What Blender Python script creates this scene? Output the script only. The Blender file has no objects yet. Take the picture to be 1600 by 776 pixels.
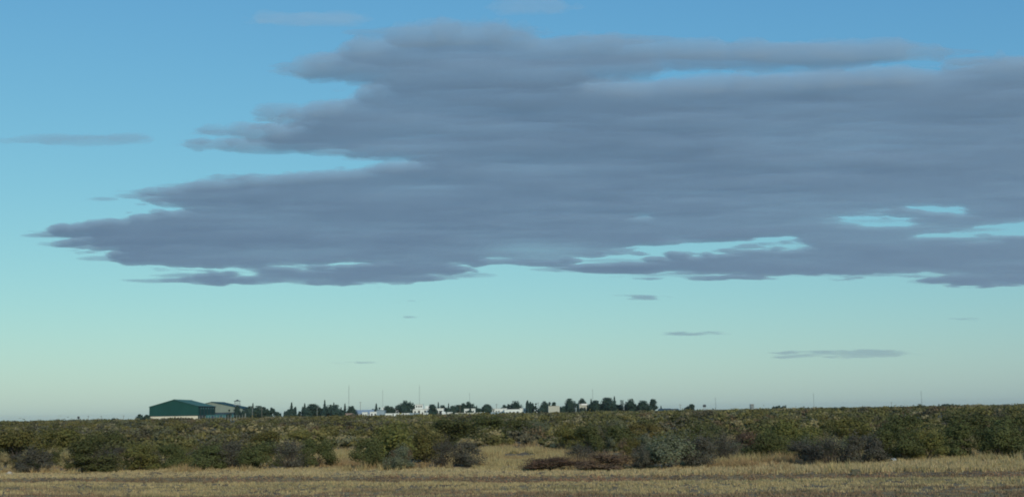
import bpy, math, random
import numpy as np
from mathutils import Vector, Matrix

SC = bpy.context.scene
COL = SC.collection
RNG = np.random.default_rng(11)
random.seed(11)
rad = math.radians

# ------------------------------------------------------------------ camera
FPX, PW, PH = 1931.0, 1600.0, 776.0            # focal length in photo pixels
CAMZ, EYE = 3.2, 644.6                         # eye height, eye level line in the photo's middle
ROLL = math.atan(0.0168)
PITCH = math.atan((EYE - PH / 2) / FPX * math.cos(ROLL))
_X = Vector((1, 0, 0)); _U = Vector((0, -math.sin(PITCH), math.cos(PITCH)))
F_ = Vector((0, math.cos(PITCH), math.sin(PITCH)))
R_ = _X * math.cos(ROLL) - _U * math.sin(ROLL)
U_ = _U * math.cos(ROLL) + _X * math.sin(ROLL)
cam = bpy.data.cameras.new('camera'); camo = bpy.data.objects.new('camera', cam); COL.objects.link(camo)
cam.sensor_fit = 'HORIZONTAL'; cam.sensor_width = 36; cam.lens = FPX / PW * 36
cam.clip_start = 0.5; cam.clip_end = 120000
M = Matrix((R_, U_, -F_)).transposed().to_4x4(); M.translation = (0, 0, CAMZ)
camo.matrix_world = M
SC.camera = camo

# ------------------------------------------------------------------ sky, sun, exposure
SUN_EL, SUN_ROT = rad(27), rad(158)
w = bpy.data.worlds.new('World'); SC.world = w; w.use_nodes = True
nt = w.node_tree; bg = nt.nodes['Background']
sky = nt.nodes.new('ShaderNodeTexSky'); sky.sky_type = 'NISHITA'; sky.sun_disc = False
sky.sun_elevation = SUN_EL; sky.sun_rotation = SUN_ROT
sky.air_density = 1.5; sky.dust_density = 0.3; sky.ozone_density = 3.0
# the soft contrast and teal cast of the whole picture: one tone curve per channel, the same in every direction
sep = nt.nodes.new('ShaderNodeSeparateColor'); com = nt.nodes.new('ShaderNodeCombineColor'); nt.links.new(sky.outputs[0], sep.inputs[0])
for k, (pw, gain) in enumerate(((1.0, .510), (.815, 1.185), (.46, 2.78))):
    p = nt.nodes.new('ShaderNodeMath'); p.operation = 'POWER'; p.inputs[1].default_value = pw; nt.links.new(sep.outputs[k], p.inputs[0])
    q = nt.nodes.new('ShaderNodeMath'); q.operation = 'MULTIPLY'; q.inputs[1].default_value = gain; nt.links.new(p.outputs[0], q.inputs[0]); nt.links.new(q.outputs[0], com.inputs[k])
nt.links.new(com.outputs[0], bg.inputs[0])
bg.inputs[1].default_value = 0.1
sun = bpy.data.lights.new('sun', 'SUN'); suno = bpy.data.objects.new('sun', sun); COL.objects.link(suno)
sun.energy = 2.6; sun.angle = rad(10); sun.color = (1.0, 0.90, 0.72)
sd = Vector((math.sin(SUN_ROT) * math.cos(SUN_EL), math.cos(SUN_ROT) * math.cos(SUN_EL), math.sin(SUN_EL)))
suno.rotation_euler = sd.to_track_quat('Z', 'Y').to_euler()
SC.view_settings.view_transform = 'Standard'; SC.view_settings.look = 'None'
SC.view_settings.exposure = 0.0; SC.view_settings.gamma = 1.0
SC.render.engine = 'CYCLES'
cy = SC.cycles
cy.volume_bounces = 8; cy.max_bounces = 10; cy.diffuse_bounces = 3; cy.transparent_max_bounces = 16
cy.use_denoising = True; cy.pixel_filter_type = 'BLACKMAN_HARRIS'; cy.filter_width = 1.9   # the soft focus of a pocket camera
try: cy.denoiser = 'OPENIMAGEDENOISE'
except Exception: pass

# ------------------------------------------------------------------ noise, terrain, picking points
def vnoise(x, y, seed):
    x = np.asarray(x, float); y = np.asarray(y, float)
    xi = np.floor(x).astype(np.int64); yi = np.floor(y).astype(np.int64); fx = x - xi; fy = y - yi
    fx = fx * fx * (3 - 2 * fx); fy = fy * fy * (3 - 2 * fy)
    def h(a, b):
        n = (a * 374761393 + b * 668265263 + seed * 144665) & 0xFFFFFFFF
        n = ((n ^ (n >> 13)) * 1274126177) & 0xFFFFFFFF
        return ((n ^ (n >> 16)) & 0xFFFF) / 65535.0
    return (h(xi, yi) * (1 - fx) + h(xi + 1, yi) * fx) * (1 - fy) + (h(xi, yi + 1) * (1 - fx) + h(xi + 1, yi + 1) * fx) * fy

def fbm(x, y, seed, o=3):
    s = 0; a = 1; t = 0
    for k in range(o):
        s = s + a * vnoise(np.asarray(x) * 2 ** k, np.asarray(y) * 2 ** k, seed + k * 17); t += a; a *= 0.5
    return s / t

def sstep(a, b, x):
    t = np.clip((np.asarray(x, float) - a) / (b - a), 0, 1); return t * t * (3 - 2 * t)

def vband(x, y): return np.asarray(y, float) + 0.2 * np.asarray(x, float)   # distance across the verge (road runs askew)

def terr(x, y):
    x = np.asarray(x, float); y = np.asarray(y, float)
    d = np.hypot(x, y); v = vband(x, y)
    z = 1.75 * sstep(60, 650, d)
    near = 1 - sstep(200, 420, d)
    z = z - 0.30 * np.exp(-((v - 62.5) / 1.8) ** 2) * near * (0.7 + 0.6 * vnoise(x / 5, y / 5, 3))
    z = z + near * (0.10 * (fbm(x / 3.0, y / 3.0, 5) - .5) + 0.3 * (fbm(x / 14., y / 14., 7) - .5))
    return z

def ray(px, py):
    return (F_ + R_ * ((px - PW / 2) / FPX) + U_ * ((PH / 2 - py) / FPX))

def on_ground(px, py):
    d = ray(px, py); lo = 20.0; t = lo
    for _ in range(4000):
        p = Vector((0, 0, CAMZ)) + d * t
        if p.z <= float(terr(p.x, p.y)): break
        t += 0.25 + t * 0.001
    return p.x, p.y

def at_depth(px, D):                             # point of the ground seen in column px at depth D
    d = ray(px, EYE - (px - PW / 2) * math.tan(ROLL)); t = D / d.y
    return d.x * t, D

def z_of(px, py, D):
    d = ray(px, py); return CAMZ + d.z * D / d.y

def gz(x, y): return float(terr(x, y))

# ------------------------------------------------------------------ materials
def mat(name, col, rough=0.8, var=0.15, scale=3.0, spec=0.3, metal=0.0, bump=0.0, stretch=None):
    m = bpy.data.materials.new(name); m.use_nodes = True; t = m.node_tree; b = t.nodes['Principled BSDF']
    tc = t.nodes.new('ShaderNodeTexCoord'); mp = t.nodes.new('ShaderNodeMapping')
    t.links.new(tc.outputs['Object'], mp.inputs[0])
    if stretch: mp.inputs['Scale'].default_value = stretch
    n = t.nodes.new('ShaderNodeTexNoise'); n.inputs['Scale'].default_value = scale; n.inputs['Detail'].default_value = 6
    t.links.new(mp.outputs[0], n.inputs['Vector'])
    r = t.nodes.new('ShaderNodeValToRGB'); r.color_ramp.elements[0].position = .3; r.color_ramp.elements[1].position = .72
    r.color_ramp.elements[0].color = tuple(c * (1 - var) for c in col) + (1,)
    r.color_ramp.elements[1].color = tuple(min(1, c * (1 + var)) for c in col) + (1,)
    t.links.new(n.outputs[0], r.inputs[0]); t.links.new(r.outputs[0], b.inputs['Base Color'])
    b.inputs['Roughness'].default_value = rough; b.inputs['Specular IOR Level'].default_value = spec; b.inputs['Metallic'].default_value = metal
    if bump:
        bp = t.nodes.new('ShaderNodeBump'); bp.inputs['Strength'].default_value = bump; bp.inputs['Distance'].default_value = .05
        t.links.new(n.outputs[0], bp.inputs['Height']); t.links.new(bp.outputs[0], b.inputs['Normal'])
    return m

def leafmat(name, col, transl=0.3, attr=True, objvar=0.0):
    """diffuse + translucent; the colour attribute 'tone' varies it from leaf to leaf"""
    m = bpy.data.materials.new(name); m.use_nodes = True; t = m.node_tree; t.nodes.clear()
    out = t.nodes.new('ShaderNodeOutputMaterial'); d = t.nodes.new('ShaderNodeBsdfDiffuse'); tr = t.nodes.new('ShaderNodeBsdfTranslucent')
    mx = t.nodes.new('ShaderNodeMixShader'); mx.inputs[0].default_value = transl
    mul = t.nodes.new('ShaderNodeMix'); mul.data_type = 'RGBA'; mul.blend_type = 'MULTIPLY'; mul.inputs[0].default_value = 1
    mul.inputs[6].default_value = tuple(col) + (1,)
    a = t.nodes.new('ShaderNodeAttribute'); a.attribute_name = 'tone'; t.links.new(a.outputs['Color'], mul.inputs[7])
    src = mul.outputs[2]
    if objvar:
        oi = t.nodes.new('ShaderNodeObjectInfo'); hs = t.nodes.new('ShaderNodeHueSaturation')
        mr = t.nodes.new('ShaderNodeMapRange'); mr.inputs['To Min'].default_value = 1 - objvar; mr.inputs['To Max'].default_value = 1 + objvar
        mh = t.nodes.new('ShaderNodeMapRange'); mh.inputs['To Min'].default_value = .485; mh.inputs['To Max'].default_value = .515
        t.links.new(oi.outputs['Random'], mr.inputs['Value']); t.links.new(oi.outputs['Random'], mh.inputs['Value'])
        t.links.new(mr.outputs[0], hs.inputs['Value']); t.links.new(mh.outputs[0], hs.inputs['Hue']); t.links.new(src, hs.inputs['Color']); src = hs.outputs[0]
    t.links.new(src, d.inputs[0]); t.links.new(src, tr.inputs[0])
    t.links.new(d.outputs[0], mx.inputs[1]); t.links.new(tr.outputs[0], mx.inputs[2]); t.links.new(mx.outputs[0], out.inputs[0])
    return m

def cladding(name, col, var=.1):
    m = mat(name, col, rough=.8, var=var, scale=.25, spec=.12, stretch=(1, 1, .25)); t = m.node_tree
    wv = t.nodes.new('ShaderNodeTexWave'); wv.inputs['Scale'].default_value = 1.2
    tc = t.nodes.new('ShaderNodeTexCoord'); t.links.new(tc.outputs['Object'], wv.inputs[0])
    bp = t.nodes.new('ShaderNodeBump'); bp.inputs['Strength'].default_value = .4; bp.inputs['Distance'].default_value = .04
    t.links.new(wv.outputs[0], bp.inputs['Height']); t.links.new(bp.outputs[0], t.nodes['Principled BSDF'].inputs['Normal'])
    return m

# ------------------------------------------------------------------ object helpers
def tag(o, label=None, cat=None, group=None, kind=None):
    if label: o['label'] = label
    if cat: o['category'] = cat
    if group: o['group'] = group
    if kind: o['kind'] = kind
    return o

def link(name, me, parent=None, loc=(0, 0, 0), rz=0):
    o = bpy.data.objects.new(name, me); COL.objects.link(o); o.location = loc; o.rotation_euler.z = rz
    if parent: o.parent = parent
    return o

def empty(name, loc, rz=0):
    o = link(name, None, None, loc, rz); o.empty_display_size = .3; return o

class MB:
    """collects boxes, bars, tubes and prisms into one mesh"""
    def __init__(s): s.v = []; s.f = []
    def poly(s, vs, fs):
        b = len(s.v); s.v += [tuple(v) for v in vs]; s.f += [tuple(i + b for i in f) for f in fs]; return s
    def box(s, x0, x1, y0, y1, z0, z1):
        return s.poly([(x0, y0, z0), (x1, y0, z0), (x1, y1, z0), (x0, y1, z0), (x0, y0, z1), (x1, y0, z1), (x1, y1, z1), (x0, y1, z1)],
                      [(3, 2, 1, 0), (4, 5, 6, 7), (0, 1, 5, 4), (1, 2, 6, 5), (2, 3, 7, 6), (3, 0, 4, 7)])
    def tube(s, pts, rs, n=6):
        pts = [Vector(p) for p in pts]; b = len(s.v)
        for i, p in enumerate(pts):
            d = (pts[min(i + 1, len(pts) - 1)] - pts[max(i - 1, 0)]).normalized()
            a = d.orthogonal().normalized() if abs(d.z) < .95 else Vector((1, 0, 0)); a = (a - d * a.dot(d)).normalized(); c = d.cross(a)
            for k in range(n):
                q = p + (a * math.cos(2 * math.pi * k / n) + c * math.sin(2 * math.pi * k / n)) * rs[i]; s.v.append(tuple(q))
        for i in range(len(pts) - 1):
            for k in range(n):
                k2 = (k + 1) % n; s.f.append((b + i * n + k, b + i * n + k2, b + (i + 1) * n + k2, b + (i + 1) * n + k))
        s.f.append(tuple(b + k for k in range(n))[::-1]); s.f.append(tuple(b + (len(pts) - 1) * n + k for k in range(n)))
        return s
    def prism(s, prof, y0, y1):                      # profile in x,z, extruded along y
        n = len(prof); b = [(x, y0, z) for x, z in prof] + [(x, y1, z) for x, z in prof]
        return s.poly(b, [tuple(range(n)), tuple(range(2 * n - 1, n - 1, -1))] + [(i, i + n, (i + 1) % n + n, (i + 1) % n) for i in range(n)])
    def mesh(s, name, m):
        me = bpy.data.meshes.new(name); me.from_pydata(s.v, [], s.f); me.materials.append(m); me.validate(); return me
    def build(s, name, m, parent=None, loc=(0, 0, 0), rz=0): return link(name, s.mesh(name, m), parent, loc, rz)

def raw_mesh(name, V, faces_n, m, tone=None):
    """mesh of separate faces of n corners each; V holds n rows per face"""
    V = np.asarray(V, np.float32); nv = len(V); nf = nv // faces_n
    me = bpy.data.meshes.new(name); me.vertices.add(nv); me.vertices.foreach_set('co', V.ravel())
    me.loops.add(nv); me.loops.foreach_set('vertex_index', np.arange(nv, dtype=np.int32))
    me.polygons.add(nf); me.polygons.foreach_set('loop_start', np.arange(0, nv, faces_n, dtype=np.int32))
    me.update(calc_edges=True)
    if tone is not None:
        a = me.attributes.new('tone', 'FLOAT_COLOR', 'POINT'); c = np.ones((nv, 4), np.float32); c[:, :3] = np.repeat(tone, faces_n, axis=0) if len(tone) == nf else tone
        a.data.foreach_set('color', c.ravel())
    me.materials.append(m); return me

def leaf_quads(P, size, rng, nrm=None, aspect=.55):
    """a small diamond at each point, randomly turned"""
    n = len(P); size = np.broadcast_to(size, (n,))
    if nrm is not None:                              # most leaves face outwards from their clump, some any way
        nn = nrm / (np.linalg.norm(nrm, axis=1)[:, None] + 1e-9) + rng.normal(size=(n, 3)) * .30; nn /= np.linalg.norm(nn, axis=1)[:, None] + 1e-9
    a = rng.normal(size=(n, 3))
    if nrm is not None: a -= nn * (a * nn).sum(1)[:, None]
    a /= np.linalg.norm(a, axis=1)[:, None] + 1e-9
    b = np.cross(nn, a) if nrm is not None else rng.normal(size=(n, 3)); b = b - a * (a * b).sum(1)[:, None]; b /= np.linalg.norm(b, axis=1)[:, None] + 1e-9
    A = a * size[:, None] * .5; B = b * (size * aspect * .5)[:, None]
    V = np.empty((n, 4, 3)); V[:, 0] = P - A; V[:, 1] = P + B; V[:, 2] = P + A; V[:, 3] = P - B
    return V.reshape(-1, 3)

def tones(n, rng, v=.35, hue=.12):
    t = 1 + v * (rng.random(n) * 2 - 1); c = np.stack([t * (1 + hue * rng.normal(size=n)), t, t * (1 + hue * rng.normal(size=n))], 1)
    return np.clip(c, .2, 2.5)

# ------------------------------------------------------------------ ground
def build_ground():
    dist = np.concatenate([np.linspace(1, 40, 14), np.arange(41, 110, .6), np.geomspace(111, 14000, 84)])
    ang = np.concatenate([np.linspace(-180, -34, 40)[:-1], np.linspace(-34, 34, 280), np.linspace(34, 180, 40)[1:-1]])
    A, Dd = np.meshgrid(np.radians(ang), dist); X = Dd * np.sin(A); Y = Dd * np.cos(A); Z = terr(X, Y)
    nr, nc = X.shape
    V = np.stack([X, Y, Z], -1).reshape(-1, 3); idx = np.arange(nr * nc).reshape(nr, nc)
    q = np.stack([idx[:-1, :], np.roll(idx, -1, 1)[:-1, :], np.roll(idx, -1, 1)[1:, :], idx[1:, :]], -1).reshape(-1, 4)
    V = np.vstack([V, [[0, 0, 0]]]); fs = [tuple(r) for r in q.tolist()] + [(nr * nc, (k + 1) % nc, k) for k in range(nc)]
    me = bpy.data.meshes.new('ground'); me.from_pydata(V.tolist(), [], fs)
    me.polygons.foreach_set('use_smooth', [True] * len(me.polygons))
    m = bpy.data.materials.new('dry_earth'); m.use_nodes = True; t = m.node_tree; b = t.nodes['Principled BSDF']
    b.inputs['Roughness'].default_value = .95; b.inputs['Specular IOR Level'].default_value = .1
    tc = t.nodes.new('ShaderNodeTexCoord')
    def noise(s, d=5):
        n = t.nodes.new('ShaderNodeTexNoise'); n.inputs['Scale'].default_value = s; n.inputs['Detail'].default_value = d
        t.links.new(tc.outputs['Object'], n.inputs['Vector']); return n
    def mix(f, a, c):
        x = t.nodes.new('ShaderNodeMix'); x.data_type = 'RGBA'
        t.links.new(f, x.inputs[0])
        for k, s in ((6, a), (7, c)):
            if isinstance(s, tuple): x.inputs[k].default_value = s + (1,)
            else: t.links.new(s, x.inputs[k])
        return x.outputs[2]
    def ramp(s, lo, hi):
        r = t.nodes.new('ShaderNodeMapRange'); r.interpolation_type = 'SMOOTHSTEP'; r.inputs['From Min'].default_value = lo; r.inputs['From Max'].default_value = hi
        t.links.new(s, r.inputs['Value']); return r.outputs[0]
    base = mix(ramp(noise(.35).outputs[0], .4, .62), (.20, .155, .085), (.115, .085, .055))
    base = mix(ramp(noise(2.5).outputs[0], .48, .66), base, (.26, .215, .115))
    # far away the plain reads as its cover of scrub
    ln = t.nodes.new('ShaderNodeVectorMath'); ln.operation = 'LENGTH'; t.links.new(tc.outputs['Object'], ln.inputs[0])
    scrub = mix(ramp(noise(.03).outputs[0], .35, .65), (.045, .048, .026), (.07, .066, .04))
    col = mix(ramp(ln.outputs['Value'], 120, 420), base, scrub)
    t.links.new(col, b.inputs['Base Color'])
    me.materials.append(m); o = link('ground', me); tag(o, kind='structure'); return o
build_ground()

# ------------------------------------------------------------------ clouds: closed slabs of even cloud air, thin at the rims
def cloud_volume(name, col, dens, aniso=.2):
    m = bpy.data.materials.new(name); m.use_nodes = True; t = m.node_tree; t.nodes.clear()
    out = t.nodes.new('ShaderNodeOutputMaterial'); p = t.nodes.new('ShaderNodeVolumePrincipled')
    p.inputs['Color'].default_value = tuple(col) + (1,); p.inputs['Density'].default_value = dens; p.inputs['Anisotropy'].default_value = aniso
    t.links.new(p.outputs[0], out.inputs['Volume']); return m

def inside(poly, X, Y):
    r = np.zeros(X.shape, bool); n = len(poly)
    for i in range(n):
        x0, y0 = poly[i]; x1, y1 = poly[(i + 1) % n]
        if y0 == y1: continue
        c = (y0 > Y) != (y1 > Y); r ^= c & (X < (x1 - x0) * (Y - y0) / (y1 - y0) + x0)
    return r

def box_blur(a, k, ax):
    if k < 1: return a
    p = [(0, 0), (0, 0)]; p[ax] = (k + 1, k); c = np.cumsum(np.pad(a, p, mode='edge'), axis=ax)
    n = a.shape[ax]; s1 = [slice(None)] * 2; s0 = [slice(None)] * 2; s1[ax] = slice(2 * k + 1, 2 * k + 1 + n); s0[ax] = slice(0, n)
    return (c[tuple(s1)] - c[tuple(s0)]) / (2 * k + 1)

ALT = 2400.0
def make_cloud(polys, gaps, xr, yr, m, tmax, label, seed, warp=(24, 4.5), blur=(24, 3.6), sx=3.4, sy=1.1, streak=.60, fray=1.55, weak=None, shreds=()):
    xs = np.arange(xr[0], xr[1] + sx, sx); ys = np.arange(yr[0], yr[1] + sy, sy); X, Y = np.meshgrid(xs, ys)
    wx = X + warp[0] * 1.5 * (fbm(X / 110, Y / 16, seed, 3) - .5); wy = Y + warp[1] * 1.6 * (fbm(X / 90, Y / 16, seed + 5, 3) - .5)
    a = np.zeros(X.shape)
    for p in polys: a[inside(p, wx, wy)] = 1
    for p in gaps: a[inside(p, wx, wy)] = 0
    kx, ky = max(1, int(blur[0] / sx)), max(1, int(blur[1] / sy)); wide = a; fine = a
    for _ in range(2): wide = box_blur(box_blur(wide, 2 * kx, 1), 2 * ky, 0); fine = box_blur(box_blur(fine, max(1, kx // 2), 1), max(1, ky // 2), 0)
    s = fbm(X / 210, Y / 17, seed + 9, 4)                                   # long layers
    s2 = fbm((X + 3 * Y) / 80, Y / 6.5, seed + 21, 4); s3 = fbm((X - 2 * Y) / 26, Y / 3.6, seed + 33, 3)   # torn streaks
    edge = np.clip(4.4 * wide * (1 - wide), 0, 1)
    mm = .42 * wide + .58 * fine + edge * fray * (.62 * (s2 - .5) + .42 * (s3 - .5)) * 2.0
    body = np.clip((1 - streak) + streak * 2.3 * (.52 * s + .33 * s2 + .15 * s3 - .16), .10, 2.2)
    t = sstep(.20, .95, mm) ** 1.7 * body
    if weak is not None: t = t * weak(X, Y)
    ny = 5 * (fbm(X / 60, Y / 40, seed + 51, 3) - .5); ns = fbm(X / 34, Y / 3.2, seed + 53, 3)
    for px, py, ax, ay, amp in shreds:                                       # torn streaks trailing from the rims
        e = 1 - ((X - px) / ax) ** 2 - ((Y - py - ny) / ay) ** 2
        t = np.maximum(t, amp * np.clip(e, 0, 1) ** .8 * np.clip(.15 + 1.7 * (ns - .22), .05, 1.4))
    t = t * sstep(0, 3, np.minimum.reduce([X - xs[0], xs[-1] - X, (Y - ys[0]) * 2, (ys[-1] - Y) * 2]) / sx)
    t[t < .015] = 0
    # sight line through every grid point to the cloud level
    fx = (X - PW / 2) / FPX; fy = (PH / 2 - Y) / FPX
    D = [F_[k] + R_[k] * fx + U_[k] * fy for k in range(3)]
    q = (ALT - CAMZ) / D[2]; se = D[2] / np.sqrt(D[0] ** 2 + D[1] ** 2 + D[2] ** 2)
    th = tmax * t * (se / .17)
    bot = np.stack([D[0] * q, D[1] * q, ALT - th * .5], -1); top = np.stack([D[0] * q, D[1] * q, ALT + th * .5], -1)
    n = X.size; idx = np.arange(n).reshape(X.shape)
    pos = t > 0; cell = pos[:-1, :-1] | pos[1:, :-1] | pos[:-1, 1:] | pos[1:, 1:]
    qd = np.stack([idx[:-1, :-1], idx[:-1, 1:], idx[1:, 1:], idx[1:, :-1]], -1)[cell]
    tid = np.where(pos.ravel(), idx.ravel() + n, idx.ravel())         # rims share their vertices: the slab is closed
    qt = tid[qd][:, ::-1]
    V = np.vstack([bot.reshape(-1, 3), top.reshape(-1, 3)]); Fq = np.vstack([qd[:, ::-1], qt[:, ::-1]])
    used = np.unique(Fq); remap = np.zeros(len(V), np.int64); remap[used] = np.arange(len(used)); V = V[used]; Fq = remap[Fq]
    c = V.mean(0); c[2] = ALT
    me = bpy.data.meshes.new('cloud'); me.vertices.add(len(V)); me.vertices.foreach_set('co', (V - c).astype(np.float32).ravel())
    me.loops.add(Fq.size); me.loops.foreach_set('vertex_index', Fq.astype(np.int32).ravel())
    me.polygons.add(len(Fq)); me.polygons.foreach_set('loop_start', np.arange(0, Fq.size, 4, dtype=np.int32))
    me.update(calc_edges=True); me.materials.append(m)
    o = link('cloud', me, None, tuple(c)); tag(o, label, 'cloud', kind='stuff'); return o

CLOUD = cloud_volume('cloud_air', (.825, .910, .955), .0055)
WISP = cloud_volume('wisp_air', (.87, .91, .94), .0024)
CIRR = cloud_volume('thin_white_air', (.985, .985, .985), .0020, -.1)
bank = [
    [(440, 112), (500, 90), (560, 66), (640, 50), (720, 43), (800, 45), (850, 54), (880, 67), (960, 62), (1050, 70), (1150, 73), (1250, 76),
     (1330, 75), (1400, 72), (1465, 79), (1500, 93), (1560, 92), (1640, 98), (1760, 104), (1960, 130), (1990, 300), (1960, 400), (1800, 440), (1600, 446),
     (1500, 445), (1440, 438), (1470, 426), (1430, 425), (1300, 431), (1200, 434), (1000, 430), (900, 424), (862, 418), (800, 409), (768, 399), (742, 417), (700, 436),
     (600, 445), (480, 447), (320, 444), (245, 438), (330, 430), (420, 424), (300, 419), (200, 413), (155, 400), (185, 392), (100, 382), (125, 375), (55, 367), (140, 347),
     (220, 332), (300, 321), (215, 315), (190, 304), (260, 297), (330, 284), (400, 277), (520, 269), (600, 258), (690, 253), (620, 249), (560, 244), (510, 238), (560, 234), (500, 230),
     (400, 233), (300, 227), (380, 218), (440, 214), (400, 213), (300, 208), (400, 200), (440, 196), (500, 187), (400, 178), (480, 164), (545, 154), (570, 134), (600, 123), (520, 121)]]
gaps = [
    [(880, 126), (1040, 108), (1200, 101), (1330, 93), (1480, 86), (1540, 99), (1440, 113), (1300, 118), (1150, 122), (1040, 130)],
    [(420, 421), (500, 412), (585, 409), (575, 415), (500, 419)],
    [(845, 418), (960, 402), (1010, 384), (1100, 378), (1230, 371), (1240, 384), (1110, 393), (1040, 404), (960, 411), (900, 419)],
    [(1325, 345), (1370, 333), (1425, 337), (1425, 348), (1370, 356)], [(1430, 327), (1460, 321), (1502, 326), (1495, 335), (1450, 333)],
    [(995, 338), (1010, 332), (1035, 336), (1020, 342)],
    [(1425, 371), (1500, 358), (1560, 350), (1700, 343), (1800, 350), (1700, 363), (1560, 370)],
]
def bank_weak(X, Y):   # thinner fringe over the lower middle and around the right-hand holes
    g = 1 - .55 * np.exp(-(((X - 830) / 90) ** 2 + ((Y - 388) / 16) ** 2)) - .45 * np.exp(-(((X - 1400) / 150) ** 2 + ((Y - 348) / 22) ** 2))
    g = g - .25 * np.exp(-(((X - 700) / 260) ** 2 + ((Y - 75) / 30) ** 2)) - .3 * np.exp(-(((X - 1200) / 350) ** 2 + ((Y - 90) / 14) ** 2))
    return np.clip(g, .2, 1)
make_cloud(bank, gaps, (0, 2000), (24, 464), CLOUD, 108, 'huge blue grey layered cloud bank spread across the whole sky', 31, weak=bank_weak, shreds=[
    (385, 208, 80, 4, .5), (395, 226, 100, 5, .55), (470, 178, 80, 6, .55), (500, 112, 85, 7, .6), (470, 103, 55, 4, .35), (95, 368, 65, 4, .55), (130, 381, 75, 5, .55),
    (190, 402, 75, 5, .5), (240, 305, 65, 6, .5), (250, 437, 65, 4, .4), (310, 430, 80, 4, .35), (590, 238, 85, 5, .45), (1420, 80, 120, 6, .5), (1540, 95, 80, 7, .45),
    (1250, 78, 200, 7, .5), (900, 421, 75, 4, .45), (960, 408, 65, 4, .35), (1365, 345, 60, 3, .2), (1480, 440, 65, 6, .5), (1450, 431, 55, 4, .35), (800, 402, 65, 5, .45),
    (850, 412, 45, 4, .45), (700, 430, 80, 6, .45), (1220, 381, 65, 4, .3), (585, 124, 75, 4, .25), (600, 249, 75, 3, .2), (160, 310, 28, 3, .3), 
    (1330, 428, 120, 5, .3), (1080, 430, 120, 4, .3), (1500, 360, 80, 4, .25), (330, 290, 90, 5, .35), (640, 52, 110, 7, .4), (960, 62, 120, 6, .4)])
def wisp(px, py, wx, wy, m, tmax, label, seed, tilt=0):
    k = np.linspace(0, 2 * np.pi, 25)[:-1]
    poly = [(px + wx * math.cos(a), py + wy * math.sin(a) + tilt * math.cos(a)) for a in k]
    make_cloud([poly], [], (px - wx * 1.5 - 30, px + wx * 1.5 + 30), (py - wy * 2 - 10 - abs(tilt), py + wy * 2 + 10 + abs(tilt)), m, tmax, label, seed,
               warp=(30, 3), blur=(16, 2.0), sx=3, sy=.8, streak=.9, fray=1.7)
for a in [
    (125, 217, 125, 5.5, WISP, 70, 'thin grey streak of cloud high at the left, apart from the big bank', 41, -2),
    (632, 470, 30, 2.5, WISP, 110, 'short grey cloud wisp under the left part of the bank, upper of two', 42),
    (638, 494, 18, 1.8, WISP, 60, 'faint tiny wisp just under the short grey wisp', 43),
    (1008, 463, 42, 3, WISP, 80, 'small pinkish grey wisp under the middle of the bank', 44, -1),
    (1495, 498, 62, 2, WISP, 60, 'long thin wisp at the right below the lower bank', 45),
    (1100, 523, 50, 2, WISP, 55, 'thin faint wisp in pale sky right of the middle', 46, -1),
    (1310, 553, 150, 5, WISP, 42, 'low dim streak of cloud over the right part of the plain', 47, -2),
    (550, 567, 32, 3, WISP, 45, 'faint low wisp above the conifers of the town', 48),
    (480, 30, 90, 10, CIRR, 35, 'faint white cirrus veil high above the bank, left one', 49),
    (830, 9, 60, 6, CIRR, 80, 'faint white cirrus veil at the top of the sky above the bank', 50),
]: wisp(*a)

# ------------------------------------------------------------------ shrubs
SHRUB_COL = {
    'olive': (.156, .148, .050), 'dark': (.104, .114, .046), 'grey': (.112, .106, .080), 'sage': (.150, .158, .098),
    'rusty': (.180, .126, .080), 'yellow': (.205, .178, .062), 'straw': (.36, .295, .15)}
LEAF = {k: leafmat('leaf_' + k, c, .25, objvar=.16) for k, c in SHRUB_COL.items()}
TWIG = mat('grey_twig', (.085, .07, .055), .9, .25, 6)

def shrub_points(rng, n, w=1.2, h=1.65, clumps=17, gappy=.0):
    """points of a rounded, ragged shrub of half width w and height h; returns points and clump centres"""
    c = []
    while len(c) < clumps:
        a = rng.random() * 2 * math.pi; r = math.sqrt(rng.random()); z = rng.random()
        lim = math.sqrt(max(0, 1 - (z * .95) ** 2.4))
        c.append((w * .8 * r * lim * math.cos(a), w * .8 * r * lim * math.sin(a), h * (.10 + .72 * z)))
    c = np.array(c); rr = (.20 + .20 * rng.random(clumps)) * w
    k = rng.integers(0, clumps, n); d = rng.normal(size=(n, 3)); d /= np.linalg.norm(d, axis=1)[:, None]
    u = rng.random(n) ** .45
    P = c[k] + d * (rr[k] * u)[:, None] * np.array([1.15, 1.15, .85])
    up = rng.random(n) < .15                                     # shoots that stand out of the outline
    P[up, 2] += rng.random(up.sum()) ** 1.5 * .36 * h; P[up, :2] *= 1 + .12 * rng.random((up.sum(), 1))
    P[:, 2] = np.abs(P[:, 2]) + .02
    N = d * np.array([1, 1, 1.1]) + P / np.array([w, w, h]) * .7
    return P, c, N

def stems_mesh(rng, c, name='stems', nmax=12, r=.018):
    b = MB()
    for q in c[:nmax]:
        base = Vector((rng.normal() * .08, rng.normal() * .08, -.12)); e = Vector(q)
        mid = base.lerp(e, .5) + Vector((rng.normal() * .06, rng.normal() * .06, .05))
        b.tube([base, mid, e, e + (e - mid) * .7], [r, r * .75, r * .45, r * .15], 4)
    return b.mesh(name, TWIG)

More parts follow.
